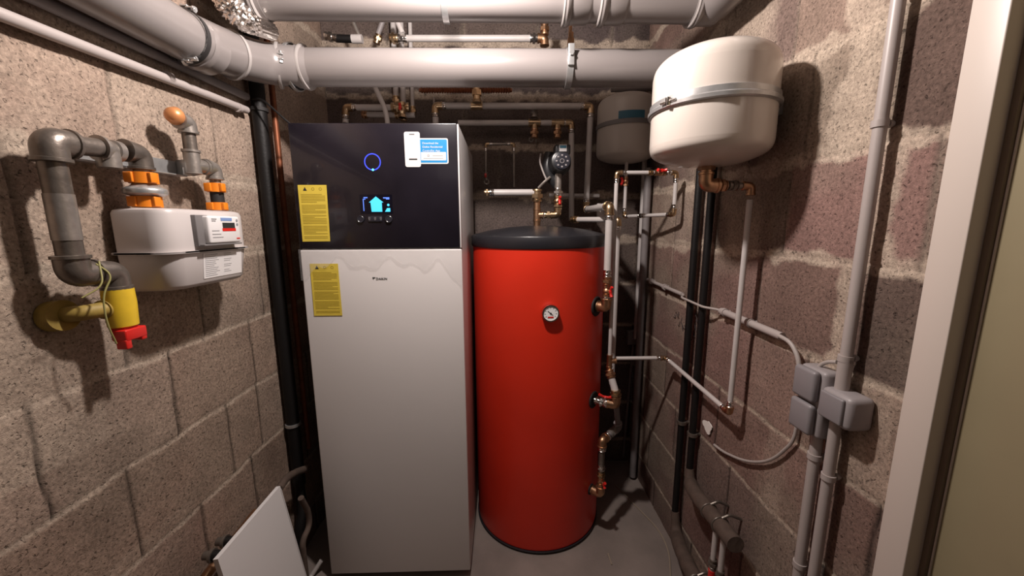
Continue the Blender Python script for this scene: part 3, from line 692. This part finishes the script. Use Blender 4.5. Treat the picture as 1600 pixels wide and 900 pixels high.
# outlet
go = thing('gas_outlet_pipe', 'shorter steel gas outlet pipe topped with orange ball cap', 'gas pipe', (GX, 1.13, 1.6))
yo = 1.128; r2 = .019
G().lathe((GX, yo - .038, 1.792), (0, 1, 0), [(-.022, 0), (-.020, .010), (-.014, .018), (0, .0235), (.012, .019), (.018, .012), (.022, .011)], 28).make('orange_cap', 'orange_cap', go, 80)
elbow(go, (GX, yo, 1.785), (0, 1, 0), (0, 0, -1), r2, 'steel_light', e=.026, sl=False, k=1.12)
straight(go, (GX, yo, 1.77), (GX, yo, 1.68), r2 * .85, 'steel_pipe')
G().lathe((GX, yo, 1.712), (0, 0, -1), [(0, r2 * .9), (0, r2 * 1.15), (.006, r2 * 1.15), (.007, r2), (.062, r2), (.064, r2 * 1.1), (.07, 0)], 22).lathe((GX, yo, 1.672), (0, 1, 0), [(0, r2), (.035, r2), (.035, r2 * 1.15), (.043, r2 * 1.15), (.043, r2 * .8)], 22).make('tee_fitting', 'steel_light', go)
elbow(go, (GX, 1.206, 1.674), (0, 1, 0), (0, 0, -1), r2, 'steel_light', e=.030, sl=False, k=1.08)
straight(go, (GX, yo + .04, 1.673), (GX, 1.20, 1.674), r2 * .9, 'steel_light')
straight(go, (GX, 1.206, 1.645), (GX, 1.206, 1.61), r2 * .75, 'steel_light')
# meter
gm = thing('gas_meter', 'pale grey gas meter hanging from two orange couplings on left wall', 'gas meter', (-.83, 1.04, 1.35))
MX0, MX1 = -.925, -.795; MY0 = .925
def rbody(zlo, zhi, grow, taper=0.0, m='meter_body', name='body', rr=.045):
    g = G(); rings = []
    for zi, (z, s_) in enumerate(((zlo, -.012 if taper else 0), (zlo + .004, -.004 if taper else 0), (zlo + (zhi - zlo) * .12, 0), (zhi - (zhi - zlo) * .12, 0), (zhi - .004 if zhi - zlo > .02 else zhi - .001, -.003 if not taper and zhi - zlo > .02 else 0), (zhi, -.012 if not taper and zhi - zlo > .02 else 0))):
        rg = []
        f = (zhi - z) / (zhi - zlo) if taper else 0
        x0, x1, y0_, y1_ = MX0 - grow - s_, MX1 + grow + s_ - taper * f, MY0 - grow - s_ + taper * f * .6, MY1 + grow + s_ - taper * f
        for (cx, cy, a0) in ((x1 - rr, y1_ - rr, 0), (x0 + rr * .3, y1_ - rr * .3, 90), (x0 + rr * .3, y0_ + rr * .3, 180), (x1 - rr, y0_ + rr, 270)):
            q = rr if a0 in (0, 270) else rr * .3
            for k in range(7):
                t_ = math.radians(a0 + 15 * k); rg.append(g.bm.verts.new((cx + q * math.cos(t_), cy + q * math.sin(t_), z)))
        rings.append(rg)
    for p, q in zip(rings, rings[1:]):
        for k in range(len(p)): g.bm.faces.new((p[k], p[(k + 1) % len(p)], q[(k + 1) % len(p)], q[k]))
    g.bm.faces.new(rings[0][::-1]); g.bm.faces.new(rings[-1])
    return g.make(name, m, gm)
MY1 = 1.222
rbody(1.438, 1.545, 0, name='upper_case'); rbody(1.343, 1.4375, 0, .010, name='lower_case'); rbody(1.4350, 1.4400, .007, name='seam_flange', rr=.045)
xf = MX1 + .026
_a = W(324, 337, X=xf); _b = W(378, 380, X=xf); iy0, iy1 = _a.y, _b.y; iz1, iz0 = _a.z, 1.459
hy0 = W(305, 340, X=MX1 + .012).y
idx = G().bbox((MX1 - .004, hy0, 1.450), (MX1 + .012, iy0 + .02, iz1 + .002), .002).bbox((MX1 - .002, hy0 + .004, 1.4505), (MX1 + .024, iy1 + .004, 1.455), .001).make('index_housing', 'meter_grey', gm)
ip = G().bbox((MX1 - .002, iy0, 1.456), (xf - .0002, iy1, iz1), .005).make('index_cover', 'meter_label', gm)
def IC(u, v): return (iy0 + (iy1 - iy0) * u, iz1 - (iz1 - iz0) * v)
def idec(name, m, u0, v0, u1, v1, par=None, g=None):
    y0_, z1_ = IC(u0, v0); y1_, z0_ = IC(u1, v1); g_ = g or G(); g_.bbox((xf, y0_, z0_), (xf + .0006, y1_, z1_))
    return g_ if g else g_.make(name, m, par or ip)
idec('display_window', 'ink', .42, .25, .82, .47); idec('red_stripe', 'red_plastic', .40, .47, .84, .58); idec('blue_print', 'meter_blue', .38, .06, .74, .18)
idec('red_mark', 'red_plastic', .84, .86, .95, .91)
g = G()
for (u0, v0, u1, v1) in ((.10, .10, .25, .13), (.10, .17, .22, .20), (.08, .55, .3, .57), (.08, .68, .34, .70), (.08, .80, .4, .82)): idec('', '', u0, v0, u1, v1, g=g)
for v in (.16, .32): y_, z_ = IC(.91, v); g.lathe((xf, y_, z_), (1, 0, 0), [(0, .004), (.0006, .004)], 12)
g.make('small_print', 'greyink', ip)
ly0 = W(318, 400, X=MX1).y; ly1 = W(378, 400, X=MX1).y
x_ = MX1 - .0045
lbp = G().prism([(MX1 - .0012, ly0, 1.430), (MX1 - .0012, ly1, 1.430), (MX1 - .0078, ly1, 1.362), (MX1 - .0078, ly0, 1.362)], (.0012, 0, 0)).make('data_label', 'meter_label', gm)
g = G()
for i in range(12):
    z = 1.425 - i * .0052; xx = MX1 - .0012 - .0066 * (1.430 - z) / .068 + .0013
    g.bbox((xx, ly0 + .006, z), (xx + .0004, ly0 + .006 + random.uniform(.03, .055), z + .0011))
    if i % 3 != 2: g.bbox((xx, ly0 + .075, z), (xx + .0004, ly0 + .085 + random.uniform(.01, .022), z + .0011))
g.make('label_text', 'greyink', lbp)
# couplings with orange nuts
def nut(par, y, z0, z1, r, m='orange', x=GX):
    o_ = G().lathe((x, y, z0), (0, 0, 1), [(0, r * .7), (0, r), (z1 - z0, r), (z1 - z0, r * .7)], 22).box((x + r * .96, y - r * .25, (z0 + z1) / 2), (.010, .018, z1 - z0 - .002), .002).box((x - r * .3, y - r * .98, (z0 + z1) / 2), (.02, .010, z1 - z0 - .002), .002)
    return o_.make('orange_nut', m, par)
nut(gm, y1, 1.604, 1.630, .028); nut(gm, y1, 1.548, 1.574, .029)
G().lathe((GX, y1, 1.574), (0, 0, 1), [(0, .02), (.001, .032), (.006, .041), (.013, .042), (.018, .040), (.024, .027), (.030, .022)], 36).make('filter_disc', 'galv', gm, 50)
nut(gm, 1.206, 1.604, 1.630, .0235); nut(gm, 1.206, 1.550, 1.573, .024, x=GX); 
G().cyl((GX, 1.206, 1.56), (GX, 1.206, 1.605), .0175, 22).make('rubber_connector', 'rubber', gm)
G().cyl((GX, 1.206, 1.53), (GX, 1.206, 1.552), .019, 22).make('inlet_spigot', 'meter_body', gm)

# ------------------------------------------------------------ right wall: black pipes, conduits, sockets
br1 = [W(1100, 265, X=.77), W(1116, 295, X=.77)]
for i, (x, y, zlo, label) in enumerate(((.770, 1.500, .16, 'left one of two black vertical pipes on the right wall'), (.770, 1.405, .455, 'right one of two black vertical pipes on the right wall'))):
    t = thing('black_riser_pipe', label, 'pipe', (x, y, zlo), 'black vertical pipes on the right wall')
    straight(t, (x, y, zlo), (x, y, 1.99), .0135, 'black_pipe')
    band(t, (x, y, .655), (0, 0, 1), .0135, .006, 'steel_pipe', bolt=False)
    clip(t, (x, y, .655), (0, 0, 1), .017, (1, 0, 0), .03, 'steel_pipe', 'wall_clip')
def insul(name, label, pts, r, clips, cat='pipe'):
    t = thing(name, label, cat, pts[0], 'brown insulated pipes low on the right wall'); G().tube(pts, lambda u: r * (.62 + .38 * min(1, u * 2.0)), .06, 22, seg=10, wob=.012).make('insulation_sleeve', 'insulation', t)
    for f in clips:
        p = pts[-2].lerp(pts[-1], f); d = (pts[-1] - pts[-2]).normalized()
        G().ring(p, d, r + .001, .003, 28, 8).tube([p + V((.004, 0, r)), p + V((.03, 0, r + .012)), V((XR, p.y, p.z + .02))], .005, .01, 8).make('pipe_clip', 'steel_pipe', t)
    return t
i1 = insul('insulated_pipe', 'upper brown insulated pipe with open end on the right wall', [V((.77, 1.405, .50)), V((.768, 1.39, .45)), V((.735, 1.30, .475)), V((.725, 1.02, .505))], .027, (.42, .68))
i2 = insul('insulated_pipe', 'lower brown insulated pipe near the floor by the right wall', [V((.77, 1.50, .22)), V((.768, 1.47, .13)), V((.73, 1.36, .17)), V((.70, 1.08, .19))], .029, (.6,))
for j, (px, py0, px2, y_, lab) in enumerate(((1107, 826, 1107, 1.13, 'thin white pipe with red sleeve below the insulated pipe end, farther'), (1121, 848, 1121, 1.085, 'thin white pipe with red sleeve below the insulated pipe end, nearer'))):
    t = thing('underfloor_pipe', lab, 'pipe', (.72, y_, .2), 'white and red floor pipes under the insulated pipe')
    straight(t, (.728, y_, .23), (.728, y_, .485), .009, 'white_pipe'); straight(t, (.728, y_, .0), (.728, y_, .30), .012, 'red_plastic', 'red_sleeve')
    coupling(t, (.728, y_, .31), (.728, y_, .345), .010, 'steel_pipe')
cx = .772
c1 = thing('electrical_conduit', 'long grey conduit rising from floor to ceiling beside the door frame', 'conduit', (cx, .793, 0))
straight(c1, (cx, .793, 1.125), (cx, .793, 2.59), .0118, 'conduit', 'tube'); straight(c1, (cx, .795, 0), (cx, .795, 1.07), .0118, 'conduit', 'tube')
for z in (1.70, 1.20, .905, .45): clip(c1, (cx, .794, z), (0, 0, 1), .0118, (1, 0, 0), .027)
G().lathe((cx, .793, 1.20), (0, 0, -1), [(0, .0118), (0, .0138), (.09, .0138)], 20).make('sleeve', 'conduit', c1)
c2 = thing('electrical_conduit', 'short grey conduit from floor up to the double socket', 'conduit', (cx, .838, 0))
straight(c2, (cx, .838, 0), (cx, .838, .99), .0125, 'conduit', 'tube')
for z in (.93, .62): clip(c2, (cx, .838, z), (0, 0, 1), .0125, (1, 0, 0), .03)
def rb(a, b, bev): return G().bbox(a, b, bev)
s1 = thing('wall_socket', 'double grey surface socket with two flap covers on right wall', 'socket', (.78, .84, .98))
rb((.752, .815, .985), (XR, .893, 1.155), .010).make('housing', 'box_grey', s1)
for z in (1.075, .990): rb((.735, .826, z), (.7535, .892, z + .078), .008).make('flap_cover', 'box_lid', s1)
s2 = thing('light_switch', 'grey surface mounted switch box on the long conduit', 'switch', (.76, .75, 1.05))
rb((.742, .735, 1.052), (XR, .815, 1.128), .012).make('housing', 'box_grey', s2)
rb((.735, .748, 1.060), (.744, .808, 1.121), .004).make('rocker', 'box_lid', s2)
# cable trunking
ty = [W(1012, 437, X=.782), W(1100, 477, X=.782), W(1222, 526, X=.782)]
tr = thing('cable_conduit', 'white conduit sloping across the right wall behind the black pipes', 'conduit', ty[0])
def trp(f, dx=0): p_ = ty[0].lerp(ty[2], f); return V((p_.x + dx, p_.y, p_.z))
G().tube([trp(.38), trp(.42), trp(.46, -.034), trp(.64, -.034), trp(.68), trp(.72)], .0045, .02, 10).make('bare_cable', 'cable', tr)
for p, q, r_ in ((0, .40, .0085), (.70, 1, .0115)):
    P = ty[0].lerp(ty[2], p); Q = ty[0].lerp(ty[2], q); straight(tr, P, Q, r_, 'conduit', 'tube')
for f in (.05, .22, .72, .86): clip(tr, ty[0].lerp(ty[2], f), (ty[2] - ty[0]), .0115, (1, 0, 0), .018)
def cab(name, label, px, X, r, m='cable', bend=.06, extra=None):
    P = [W(x, y, X=X) for x, y in px]
    if extra: P += extra
    return tag(G().tube(P, r, bend, 10, seg=10).make(name, m), label, 'cable', 'grey cables around the sockets')
cab('cable', 'grey cable curving from white conduit down to double socket', [(1218, 525), (1236, 535), (1247, 558), (1249, 578)], .775, .0055, bend=.03)
cab('cable', 'grey cable arching from the long conduit to the double socket', [(1308, 566), (1294, 565), (1282, 570), (1276, 580)], .775, .0045, bend=.03)
cab('cable', 'grey cable hanging in an arc from the double socket to a wall hole', [(1246, 660), (1240, 690), (1205, 722), (1165, 722), (1130, 706), (1116, 695)], .788, .0045, bend=.09)
pts = []
c = W(1106, 667, X=XR - .0045)
for k in range(22):
    a_ = 2 * math.pi * k / 22; r_ = .030 * (1 + .18 * math.sin(3 * a_ + 1) + random.uniform(-.12, .12)); pts.append(c + V((0, r_ * math.cos(a_), r_ * math.sin(a_) * .8)))
pg = G().prism(pts, (-.003, 0, 0)).make('plaster_patch', 'plaster_spot'); tag(pg, 'round white plaster patch on the right wall', 'plaster patch')
# faint handwriting on a block
g = G(); rs = random.Random(3)
for bx, by in ((1058, 488), (1062, 500), (1066, 512), (1088, 505), (1086, 520)):
    for k in range(3):
        P = W(bx + rs.uniform(-4, 4), by + rs.uniform(-5, 5), X=XR - .0045); Q = P + V((0, rs.uniform(-.02, .02), rs.uniform(-.025, .025))); R_ = Q + V((0, rs.uniform(-.02, .02), rs.uniform(-.01, .01)))
        g.tube([P, Q, R_], .0014, .004, 5)
tag(g.make('pencil_marks', 'graphite'), 'faint dark pencil scribble on a right wall block', 'writing')

# ------------------------------------------------------------ pipes beside and above the red tank
(p1, n1), (p2, n2), (p3, n3) = PORTS
# 1: thick pipe from the upper port
e1 = p1 + n1 * .045 + V((0, 0, .002)); zt1 = W(946, 322, Y=1.60).z; z2 = W(920, 322, Y=2.08).z
t = thing('hot_water_pipe', 'thick white pipe rising from the upper tank port to the back wall', 'pipe', p1)
elbow(t, e1, n1, (0, 0, 1), .0185, 'bronze', sl=False, e=.035)
zv = e1.z
coupling(t, e1 + V((0, 0, .034)), e1 + V((0, 0, .048)), .014, 'chrome')
valve(t, e1 + V((0, 0, .072)), (0, 0, 1), .012, (.35, -.94, 0), .05, 'bronze', .022)
coupling(t, e1 + V((0, 0, .098)), e1 + V((0, 0, .135)), .015, 'bronze'); sleeve(t, e1 + V((0, 0, .133)), (0, 0, 1), .015, .03)
zs = e1.z + .16; top1 = V((e1.x, e1.y, zt1)); bk1 = V((.455, 2.07, zt1 + .005)); hi1 = V((.468, 2.08, W(920, 166, Y=2.08).z)); lf1 = V((W(680, 168, Y=2.08).x, 2.08, hi1.z))
run('', '', '', [V((e1.x, e1.y, zs)), top1, bk1, V((.468, 2.08, hi1.z)), lf1, lf1 - V((0, 0, .10))], .0155, par=t, e=.034)
tee(t, V((W(745, 166, Y=2.08).x, 2.08, hi1.z)), (1, 0, 0), (0, 0, 1), .016)
# 2: thin loop to small vessel
yA = 1.64
a0 = W(957, 560, Y=yA); a1 = W(959, 270, Y=yA); a2 = W(1057, 268, Y=yA); a3 = W(1056.5, 335, Y=yA); a0.x = a1.x = (a0.x + a1.x) / 2; a2.z = a1.z; a3.x = a2.x
a4 = V((T2[0], 2.0, a3.z)); a5 = V((T2[0], 2.0, 1.83))
t = run('filling_pipe', 'thin white pipe loop from the tank side up to small expansion tank', 'pipe', [a0, a1, a2, a3, a4, a5], .0085, e=.020)
valve(t, a1.lerp(a2, .72), (1, 0, 0), .009, (0, -1, .3), .05, 'bronze', .020)
coupling(t, a1.lerp(a2, .52), a1.lerp(a2, .60), .009, 'brass'); coupling(t, a3.lerp(a4, .55), a3.lerp(a4, .66), .0085, 'chrome')
valve(t, a4.lerp(a5, .62), (0, 0, 1), .009, (-1, -.4, 0), .045, 'bronze', .018)
# 3: branch to large vessel
b0 = a0 + V((0, 0, 0)); b1 = V((.738, 1.62, b0.z + .006)); b2 = V((.742, 1.140, b0.z - .008)); b3 = V((.742, 1.138, 1.612)); b4 = V((T1[0], 1.145, 1.614)); b5 = V((T1[0], 1.145, 1.69))
t = thing('expansion_pipe', 'thin white pipe along the right wall up to the large expansion tank', 'pipe', b0)
straight(t, b0, b1, .0085, 'white_pipe', t0=.03, t1=.02); straight(t, b1, b2, .0085, 'white_pipe', t0=.02, t1=.02); straight(t, b2, b3, .0085, 'white_pipe', t0=.02, t1=.04)
elbow(t, b1, b1 - b0, b2 - b1, .0085, 'brass', .02); elbow(t, b2, b2 - b1, (0, 0, 1), .0085, 'bronze', .018, sl=True, k=1.35)
elbow(t, b3, (0, 0, 1), b4 - b3, .010, 'bronze', .024, sl=False, k=1.2); straight(t, b3, b4, .009, 'steel_light', t0=.02, t1=.03)
coupling(t, b3.lerp(b4, .3), b3.lerp(b4, .5), .011, 'steel_pipe'); coupling(t, b3.lerp(b4, .55), b3.lerp(b4, .75), .013, 'bronze')
elbow(t, b4, b4 - b3, (0, 0, 1), .018, 'bronze', .034, sl=False, k=1.1); coupling(t, b4 + V((0, 0, .03)), b5, .016, 'bronze')
# 4: middle port group
t = thing('cold_water_fitting', 'brass valve group with red handle on the middle tank port', 'pipe fitting', p2)
m1 = p2 + n2 * .012; m2 = V((.508, 1.590, p2.z - .012)); dm = (m2 - m1).normalized()
coupling(t, p2, m1 + dm * .02, .012, 'chrome'); valve(t, m1 + dm * .045, dm, .0145, (-.2, -.3, 1), .055, 'chrome', .028)
elbow(t, m2, dm, (0, .15, 1), .0175, 'bronze', .036, sl=False)
m3 = m2 + V((0, .006, .055)); m4 = V((a0.x, yA, a0.z - .055))
coupling(t, m2 + V((0, .004, .035)), m3 + V((-.002, 0, .015)), .0175, 'brass'); straight(t, m3, m4, .016, 'white_pipe'); coupling(t, m4 - (m4 - m3) * .35, m4, .016, 'bronze')
tee(t, a0 + V((0, 0, -.012)), (0, 0, 1), (1, 0, 0), .0105, .03, 'bronze')
straight(t, m4, a0 - V((0, 0, .03)), .012, 'bronze')
# 5: lower port group
t = thing('drain_fitting', 'copper coloured elbow fittings on the lowest tank port', 'pipe fitting', p3)
k1 = p3 + n3 * .05; kz = W(950, 686, Y=1.60).z; k2 = V((k1.x, k1.y, kz)); k3 = V((.560, 1.70, kz)); 
elbow(t, k1, n3, (0, 0, 1), .017, 'bronze', .036, sl=False); coupling(t, p3, p3 + n3 * .02, .0145, 'bronze')
valve(t, k1 + V((0, 0, .065)), (0, 0, 1), .012, (.3, -.95, 0), .045, 'bronze', .014)
coupling(t, k1 + V((0, 0, .088)), k1 + V((0, 0, .115)), .0135, 'brass'); straight(t, k1 + V((0, 0, .11)), k2, .0135, 'steel_pipe', t1=.02); coupling(t, k1 + V((0, 0, .125)), k1 + V((0, 0, .15)), .0135, 'chrome')
elbow(t, k2, (0, 0, 1), (k3 - k2), .016, 'bronze', .028, sl=True)
straight(t, k2, k3, .014, 'grey_pipe', t0=.03); coupling(t, k2.lerp(k3, .45), k2.lerp(k3, .75), .0145, 'steel_light')
k4 = m2 + V((.02, .05, -.035)); elbow(t, k3, (k3 - k2), (k4 - k3), .015, 'grey_pipe', .03, sl=False); straight(t, k3, k4, .0125, 'grey_pipe', t0=.02)
# 6: second riser
q0 = W(893, 343, Y=1.95); q1_ = W(966, 343, Y=1.75); q2 = W(964, 600, Y=1.75); q2.x = q1_.x
t = run('return_pipe', 'second white riser close behind the thin loop pipe', 'pipe', [q0, q1_, q2], .0125, e=.026)
coupling(t, q0, q0.lerp(q1_, .15), .013, 'brass')
t = tag(G().cyl(W(936, 345, Y=1.9), W(936, 318, Y=1.9), .010, 16).make('short_pipe', 'white_pipe'), 'short white pipe stub right of the tank lid', 'pipe')
# corner pipes
w0 = W(1003, 338, Y=2.10)
tag(G().cyl((w0.x, 2.10, W(1000, 436, Y=2.1).z - .35), (w0.x, 2.10, w0.z + .45), .013, 18).make('corner_pipe', 'white_pipe'), 'white vertical pipe in the far right corner', 'pipe')
tag(G().cyl((.765, 2.02, .02), (.765, 2.02, 1.79), .019, 20).make('corner_pipe', 'grey_pipe'), 'darker grey vertical pipe beside the far right corner', 'pipe')
jb = thing('junction_box', 'small grey junction box on back wall right of the red tank', 'junction box', W(990, 527, Y=2.17))
c = W(990, 527, Y=2.17); G().box(c, (.085, .04, .085), .006).make('housing', 'grey_pipe', jb); G().cyl(c - V((0, 0, .04)), V((c.x - .03, 2.17, .05)), .008, 12).make('conduit', 'grey_pipe', jb)

# ------------------------------------------------------------ pump group above tank
Yp = 1.86
t = thing('circulation_pump', 'black round circulation pump with dial face above the tank', 'pump', W(878, 255, Y=Yp))
c = W(874, 256, Y=Yp); fd = V((-.02, -1, .02)).normalized()
G().lathe(c + V((0, .03, 0)), fd, [(-.03, .035), (0, .052), (.03, .056), (.045, .054), (.05, .050), (.085, .046), (.105, .044), (.108, .036), (.108, 0)], 44).make('motor', 'pump_black', t)
G().box(c + V((.004, -.04, .052)), (.072, .07, .045), .008).make('terminal_box', 'pump_black', t)
G().box(c + V((.004, -.078, .057)), (.034, .002, .030), .0005).make('rating_label', 'sticker_white', t)
G().box(c + V((.004, -.0795, .062)), (.030, .002, .012), .0005).make('label_stripe', 'socket_blue', t)
G().lathe(c + V((0, -.075, 0)) + V((.001, -.004, .001)), fd, [(0, .037), (.003, .037), (.004, .034), (.003, 0)], 36).make('dial_face', 'knob_black', t)
g = G()
for k in range(8):
    a_ = k * math.pi / 4; g.box(c + V((.025 * math.cos(a_), -.084, .025 * math.sin(a_))), (.008, .002, .007), .0005)
g.ring(c + V((0, -.084, 0)), (0, 1, 0), .009, .0015, 18, 6); g.make('dial_marks', 'box_grey', t)
G().tube([c + V((-.04, .03, .05)), c + V((-.055, .02, 0)), c + V((-.05, .02, -.05)), c + V((-.005, .02, -.095))], .027, .03, 20).make('volute', 'pump_black', t)
cb = [W(845, 240, Y=Yp), W(843, 252, Y=Yp), W(849, 270, Y=Yp), W(855, 283, Y=Yp)]
tag(G().tube(cb, .0042, .03, 8).make('pump_cable', 'cable'), 'pale cable curving down left side of the pump', 'cable')
t = thing('pump_connection', 'brass tee and valve group standing on the black tank lid', 'pipe fitting', W(839, 346, Y=Yp))
v0 = V((W(839, 346, Y=Yp).x, Yp, 1.497)); zz = W(839, 300, Y=Yp).z
straight(t, v0, V((v0.x, Yp, zz)), .0165, 'bronze', 'riser'); coupling(t, V((v0.x, Yp, zz - .045)), V((v0.x, Yp, zz + .012)), .0195, 'brass')
z4 = W(850, 336, Y=Yp).z; h1 = V((W(871, 336, Y=Yp).x, Yp - .01, z4)); hb_ = V((v0.x, Yp, z4))
tee(t, hb_, (0, 0, 1), h1 - hb_, .0145, .03, 'bronze'); coupling(t, hb_.lerp(h1, .35), hb_.lerp(h1, .8), .013, 'brass')
elbow(t, h1, h1 - hb_, (0, 0, 1), .014, 'brass', .03, sl=False); h2 = V((h1.x, h1.y, c.z - .10))
valve(t, h1 + V((0, 0, .065)), (0, 0, 1), .014, (.1, -1, 0), .055, 'brass', .018); coupling(t, h1 + V((0, 0, .09)), h1 + V((0, 0, .125)), .016, 'chrome'); straight(t, h1 + V((0, 0, .12)), V((h1.x, h1.y, c.z - .04)), .016, 'steel_light')
lx = W(757, 301, Y=Yp); lx2 = V((v0.x, Yp, lx.z)); straight(t, lx + V((.03, 0, 0)), lx2, .0155, 'white_pipe'); coupling(t, lx, lx + V((.028, 0, 0)), .012, 'brass'); sleeve(t, lx + V((.045, 0, 0)), (-1, 0, 0), .0155)
G().tube([lx2 + V((.005, -.01, .02)), lx2 + V((.035, -.02, .05)), lx2 + V((.06, -.01, .07))], .006, .02, 10).make('drain_spout', 'steel_light', t)
# back wall pipework
YW = 2.12
def bw(name, label, px, r, Y=YW, m='white_pipe', fit='brass', **k): return run(name, label, 'pipe', [W(x, y, Y=Y) for x, y in px], r, m, fit, **k)
zl = W(720, 192, Y=YW)
t = bw('heating_pipe', 'white pipe behind the cabinet top turning down behind the pump', [(716, 192), (893, 192), (893, 345)], .0145, e=.03)
for px in (835, 871):
    p = W(px, 192, Y=YW); p.z = zl.z; tee(t, p, (1, 0, 0), (0, 0, -1), .0155, .032, 'brass')
    coupling(t, p - V((0, 0, .03)), p - V((0, 0, .075)), .016, 'bronze')
p = W(835, 180, Y=YW); coupling(t, p - V((0, 0, .01)), p + V((0, 0, .04)), .014, 'steel_light', 'air_vent')
p = W(830, 218, Y=YW); tag(G().ring(p, (0, 1, 0), .011, .0025, 18, 6).ring(p + V((.026, 0, -.004)), (1, 0, 0), .008, .002, 14, 6).tube([p + V((.026, 0, .05)), p + V((.026, 0, .005))], .002, n=6).make('drain_key', 'steel_light'), 'small metal key hanging on a wire behind the pump', 'key')
t = bw('copper_pipe', 'ribbed copper connection pipe under the big drain pipe', [(655, 141), (800, 141)], .009, Y=2.0, m='copper')
g = G(); P = W(658, 141, Y=2.0); Q = W(798, 141, Y=2.0); L_ = (Q - P).length; prof = []
for k in range(141): prof.append((L_ * k / 140, .012 + .003 * math.sin(k * 1.57)))
g.lathe(P, Q - P, prof, 16).make('corrugated_sleeve', 'copper', t)
p = W(745, 145, Y=1.99); coupling(t, p + V((0, 0, .035)), p - V((0, 0, .045)), .017, 'brass')
t = bw('filling_loop', 'small thin upside-down U of pipe on back wall', [(759, 282), (759, 225), (803, 225), (803, 292)], .0065, m='steel_light', e=.015)
valve(t, W(759, 275, Y=YW), (0, 0, 1), .008, (0, -1, 0), .04, 'steel_light', .006)
G().ring(W(760, 284, Y=YW), (0, 1, 0), .012, .004, 18, 8).make('gauge', 'steel_light', t)
t = bw('heating_pipe', 'short white pipe with brass elbow above the cabinet top', [(540, 192), (540, 168), (640, 168)], .0145, Y=2.0, e=.032)
coupling(t, W(612, 168, Y=2.0), W(640, 168, Y=2.0), .018, 'brass'); valve(t, W(628, 172, Y=1.98), (0, 0, 1), .013, (0, -1, .2), .07, 'brass', .012)
t = bw('heating_pipe', 'lower short white pipe directly over cabinet top', [(566, 179), (648, 180)], .0125, Y=2.04)
coupling(t, W(566, 179, Y=2.04), W(574, 179, Y=2.04), .014, 'bronze'); coupling(t, W(618, 180, Y=2.04), W(634, 180, Y=2.04), .015, 'brass')
for px, lab, y1_, y2_ in ((619, 'leftmost of three white vertical pipes behind the cabinet top', 128, 160), (631, 'middle one of three white vertical pipes behind the cabinet top', 128, 186), (645, 'rightmost of three white vertical pipes behind the cabinet top', 128, 176)):
    a = W(px, y1_, Y=YW); b = W(px, y2_, Y=YW); t = thing('riser_pipe', lab, 'pipe', b, 'white vertical pipes behind the cabinet top')
    straight(t, b, V((a.x, a.y, ZC)), .0135 if px < 640 else .010, 'white_pipe'); coupling(t, b - V((0, 0, .01)), b + V((0, 0, .03)), .013, 'brass')
tag(G().tube([W(578, 118, Y=1.95), W(590, 145, Y=1.93), W(603, 172, Y=1.92), V((W(609, 196, Y=1.92).x, 1.92, 1.857))], .0115, .06, 16).make('flexible_hose', 'white_pipe'), 'pale flexible hose slanting down onto the cabinet top', 'hose')
tag(G().tube([W(678, 190, Y=2.16), W(678, 152, Y=2.16)], .006, n=8).make('sensor_tube', 'steel_light'), 'thin sensor tube on back wall behind cabinet top', 'tube')
# top row under ceiling
YT = 1.95
t = bw('ceiling_pipe', 'white pipe between the two big drain pipes with brass ends', [(628, 60), (838, 60)], .0145, Y=YT)
coupling(t, W(609, 60, Y=YT), W(622, 60, Y=YT), .016, 'brass'); coupling(t, W(622, 60, Y=YT), W(636, 60, Y=YT), .015, 'chrome')
coupling(t, W(828, 60, Y=YT), W(842, 60, Y=YT), .015, 'chrome'); elbow(t, W(851, 60, Y=YT), (1, 0, 0), (0, 0, -1), .016, 'bronze', .03, sl=False); coupling(t, W(851, 55, Y=YT), W(851, 35, Y=YT), .015, 'bronze')
t = bw('ceiling_pipe', 'white slanting pipe dropping from the ceiling near brass elbow', [(617, 25), (629, 52)], .012, Y=YT - .02)
t = bw('ceiling_pipe', 'dark pipe with brass tip beside the white slanting ceiling pipe', [(602, 22), (589, 58)], .011, Y=YT, m='grey_pipe'); coupling(t, W(592, 55, Y=YT), W(588, 68, Y=YT), .013, 'brass')
t = thing('ceiling_valve', 'dark valve with pale cap near the ceiling above the cabinet', 'valve', W(545, 60, Y=YT))
coupling(t, W(508, 56, Y=YT), W(528, 60, Y=YT), .014, 'chrome'); straight(t, W(525, 60, Y=YT), W(552, 61, Y=YT), .017, 'black_pipe'); straight(t, W(550, 61, Y=YT), W(566, 61, Y=YT), .019, 'white_pipe', 'cap'); straight(t, W(562, 58, Y=YT), W(550, 30, Y=YT), .008, 'steel_light', 'stem')
bw('back_pipe', 'pale pipe on back wall just right of the pump base', [(858, 305), (936, 306)], .011, Y=2.14)
bw('back_pipe', 'dim grey pipe under the big drain pipe left of vessel', [(955, 139), (1040, 137)], .016, Y=2.1, m='pvc')

# ------------------------------------------------------------ floor bits
tag(G().tube([W(962, 758, Z=.004), W(975, 772, Z=.004), W(1005, 802, Z=.004), W(1030, 828, Z=.004), W(1046, 862, Z=.004), W(1048, 905, Z=.004)], .0032, .06, 8).make('floor_cable', 'wire'), 'thin brown cable lying across the floor right of the tank', 'cable')
tag(G().tube([W(950, 865, Z=.004), W(956, 882, Z=.004)], .003, n=8).make('twig', 'wire'), 'tiny dark stick on the floor in front of tank', 'stick')
